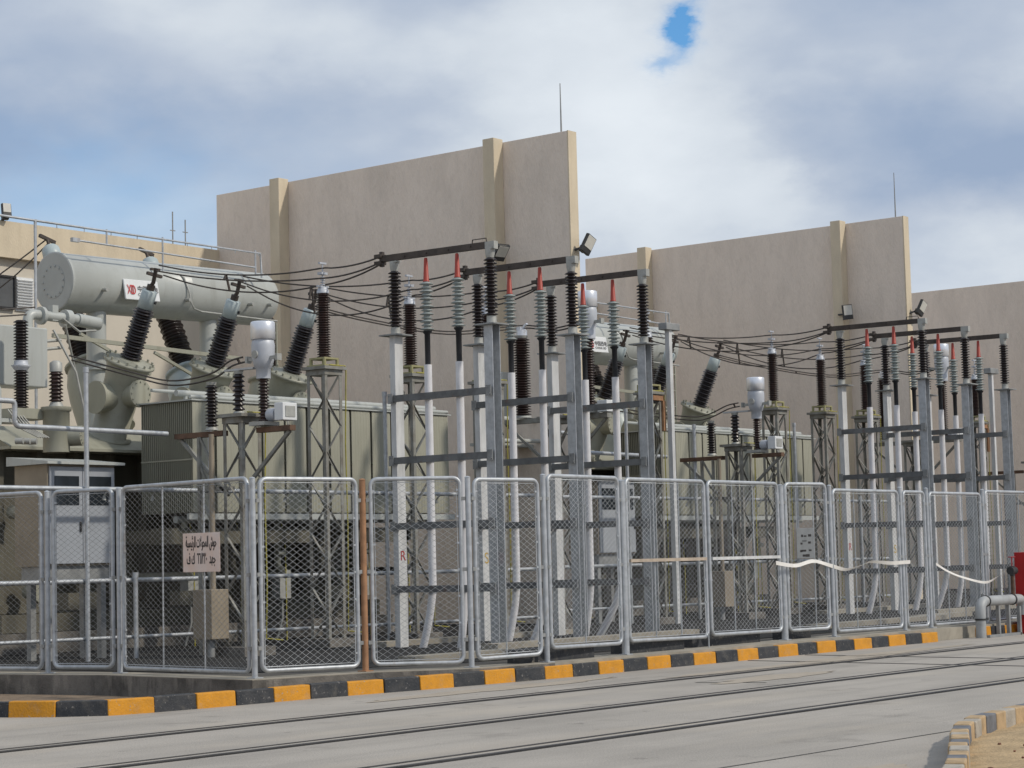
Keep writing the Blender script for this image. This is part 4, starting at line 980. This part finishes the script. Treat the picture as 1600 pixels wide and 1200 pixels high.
# control cabinet
t = thing('control_cabinet', (20.3,24.6,.2), 'white control cabinet with two dark windows left of the nearer radiators', 'cabinet', 'control cabinets')
MB().box(19.86,21.14,24.5,25.25,1.60,3.10).build('cabinet_body','tan',t)
MB().prism([(19.76,24.36),(21.24,24.36),(21.24,25.32),(19.76,25.32)],3.102,[3.14,3.14,3.24,3.24]).build('rain_hood','tlight',t)
for k, x in enumerate((19.885,20.505)):
    dd = MB().box(x,x+.612,24.462,24.497,1.63,3.07).build('door','cabwhite',t,bevel=.008)
    MB().box(x+.08,x+.54,24.452,24.460,2.50,2.93).build('door_window','glass',dd,bevel=.003)
    MB().box(x+.55,x+.58,24.44,24.460,2.1,2.25).build('door_handle','dark',dd)
pl_ = MB()
for x in (19.95,20.95): pl_.box(x,x+.1,24.6,24.7,.2,1.598); pl_.box(x,x+.1,25.0,25.1,.2,1.598)
pl_.box(19.9,21.1,24.55,25.15,1.40,1.597); pl_.build('cabinet_stand','galvdull',t)
copy_tree(t, TOFF, 'control cabinet seen through the gate mesh, left of the farther radiators')

# fire spray pipework in front of each transformer
t = thing('spray_pipework', (23.4,24.0,.2), 'silver water spray pipework with risers before the nearer transformer', 'pipework', 'spray pipework')
MB().tube([(18.0,24.0,2.72),(20.13,24.0,2.72),(26.68,24.0,2.72),(31.0,24.0,2.72)],.035,8).build('upper_pipe','galv',t)
MB().tube([(18.0,24.0,1.37),(31.0,24.0,1.35)],.035,8).build('middle_pipe','galv',t)
MB().tube([(18.0,24.0,.54),(31.0,24.0,.46)],.028,8).build('lower_pipe','galv',t)
for (x, zt) in ((20.13,4.43),(21.05,1.4),(22.6,4.2),(26.69,4.38),(29.6,2.75)):
    mb = MB().tube([(x,23.93,.2),(x,23.93,zt)],.036,8); mb.lathe((x,23.93,zt),(x,23.93,zt+.08),[(0,.045),(1,.045)],10); mb.build('riser','galv',t)
for k in range(11):
    x = 20.6+k*.95; nz = MB(); nz.bar((x,24.0,2.72),(x+.02,24.12,2.62),.02,.02); nz.lathe((x+.02,24.12,2.63),(x+.02,24.12,2.56),[(0,.02),(1,.03)],8); nz.build('spray_nozzle','flange',t)
MB().tube([(18.3,24.25,3.99)]+[(19.0,24.25,3.98)]+arc((19.02,24.25,3.92),(0,0,1),(1,0,0),.06,0,math.pi/2,4)+[(19.08,24.25,3.70)]+arc((19.16,24.25,3.70),(-1,0,0),(0,0,-1),.08,0,math.pi/2,4)+[(22.0,24.25,3.60)],.04,10).build('upper_main','galv',t)
copy_tree(t, TOFF, 'silver water spray pipework with risers before the farther transformer')

# ================================================================== CONDUCTORS
def cat(pts, sub_=10):
    P = [V(p) for p in pts]; o = []
    for i in range(len(P)-1):
        p0, p1, p2, p3 = P[max(i-1,0)], P[i], P[i+1], P[min(i+2,len(P)-1)]
        for q in range(sub_):
            t_ = q/sub_; o.append(.5*((2*p1)+(p2-p0)*t_+(2*p0-5*p1+4*p2-p3)*t_*t_+(3*p1-p0-3*p2+p3)*t_**3))
    o.append(P[-1]); return o
def span(a, b, sag):
    a, b = V(a), V(b); return [a.lerp(b, k/6)-V(0,0,sag*4*(k/6)*(1-k/6)) for k in range(1, 6)]
def bundle(paths, label, grp, spacers=(), r=.0145):
    o0 = paths[0][0]; t = thing('conductor_bundle', tuple(o0), label, 'conductor', grp)
    cur = []
    for p in paths:
        c = cat(p, 6); cur.append(c); MB().tube(c, r, 6).build('conductor','wire',t)
    for s in spacers:
        q = [c[int(s*(len(c)-1))] for c in cur]; mb = MB()
        for u in range(1, len(q)): mb.bar(q[0], q[u], .026, .03)
        mb.build('spacer','busbar',t)
    return t
def phase_bundle(bx, by, bz, ax_, ay, ex, ey, label, deep=0):
    paths = []
    for k, (dx, dz) in enumerate(((0,.0),(-.06,-.17),(.10,-.27))):
        a = V(bx+dx, by, bz+dz*.6); b_ = V(ax_+dx*.5, ay, 6.36+dz); e_ = V(ex+dx*.4, ey, 6.41+(-.10 if k else 0))
        paths.append([a]+span(a,b_,(.14,.10+.16*deep,.20+.22*deep)[k])+[b_]+span(b_,e_,.05)+[e_])
    return bundle(paths, label, 'three wire conductors from bushing to busbar', (.22,))
for off, tb, nm in (((0,0,0),(0,0,0),'nearer'),(BOFF,TOFF,'farther')):
    aof = AOFF if nm == 'farther' else (0,0,0)
    for i, x in enumerate(BUS):
        phase_bundle((23.70,25.70,27.70)[i]+tb[0], 26.28+.05*i+tb[1], 6.62, x+aof[0], 23.45+.05*i+aof[1], x+off[0], 22.16+.1*i+off[1],
            f'three wire conductor from the {near3[i]} leaning bushing to the {near3[i]} busbar, {nm} transformer', (0,1,.7)[i])
def long_pair(tb, nb, lab):
    p = [(27.72+tb[0],26.55+tb[1],6.28),(28.6+tb[0]*.6+nb[0]*.4,26.0+tb[1],6.05),(29.9+nb[0],25.2+nb[1],5.84),(31.2+nb[0],24.42+nb[1],5.98),(31.2+nb[0],23.7+nb[1],5.86),(31.2+nb[0],23.08+nb[1],5.92)]
    bundle([p, [V(q)+V(.03,0,-.05) for q in p]], lab, 'paired low conductors', (.3,))
long_pair((0,0,0),(0,0,0),'low paired conductor sagging from the third leaning bushing to the thick brown post, nearer')
long_pair(TOFF,NOFF,'low paired conductor sagging from the third leaning bushing to the thick brown post, farther')
def left_pair(o1, o2, lab):
    p = [(21.95+o1[0],26.5+o1[1],5.0),(22.2+o1[0],25.4+o1[1],4.68),(22.2+(o1[0]+o2[0])/2,24.4,4.45),(22.1+o2[0],23.4+o2[1],4.47),(22.0+o2[0],22.85+o2[1],4.62),(22.0+o2[0],22.56+o2[1],4.66)]
    bundle([p, [V(q)+V(.05,0,-.07) for q in p]], lab, 'paired conductors to the silver heads', (.9,))
left_pair((0,0,0),(0,0,0),'paired conductor sagging from the left end of the nearer transformer to its silver topped head')
left_pair(TOFF,COFF,'paired conductor sagging from the left end of the farther transformer to its silver topped head')
p = [(25.08,30.92,7.74),(24.6,31.45,7.20),(24.1,32.0,6.72),(22.6,33.6,5.6)]
bundle([p,[V(q)+V(.06,0,-.20 if k else -.06) for k, q in enumerate(p)]], 'paired conductor running down to the left edge from the highest bushing', None)
p = [(21.9,27.3,5.86),(20.8,27.2,5.72),(19.5,27.1,5.70)]
bundle([p,[V(q)+V(.06,0,-.10) for q in p]], 'paired conductor leaving the frame above the pale cable box', None)
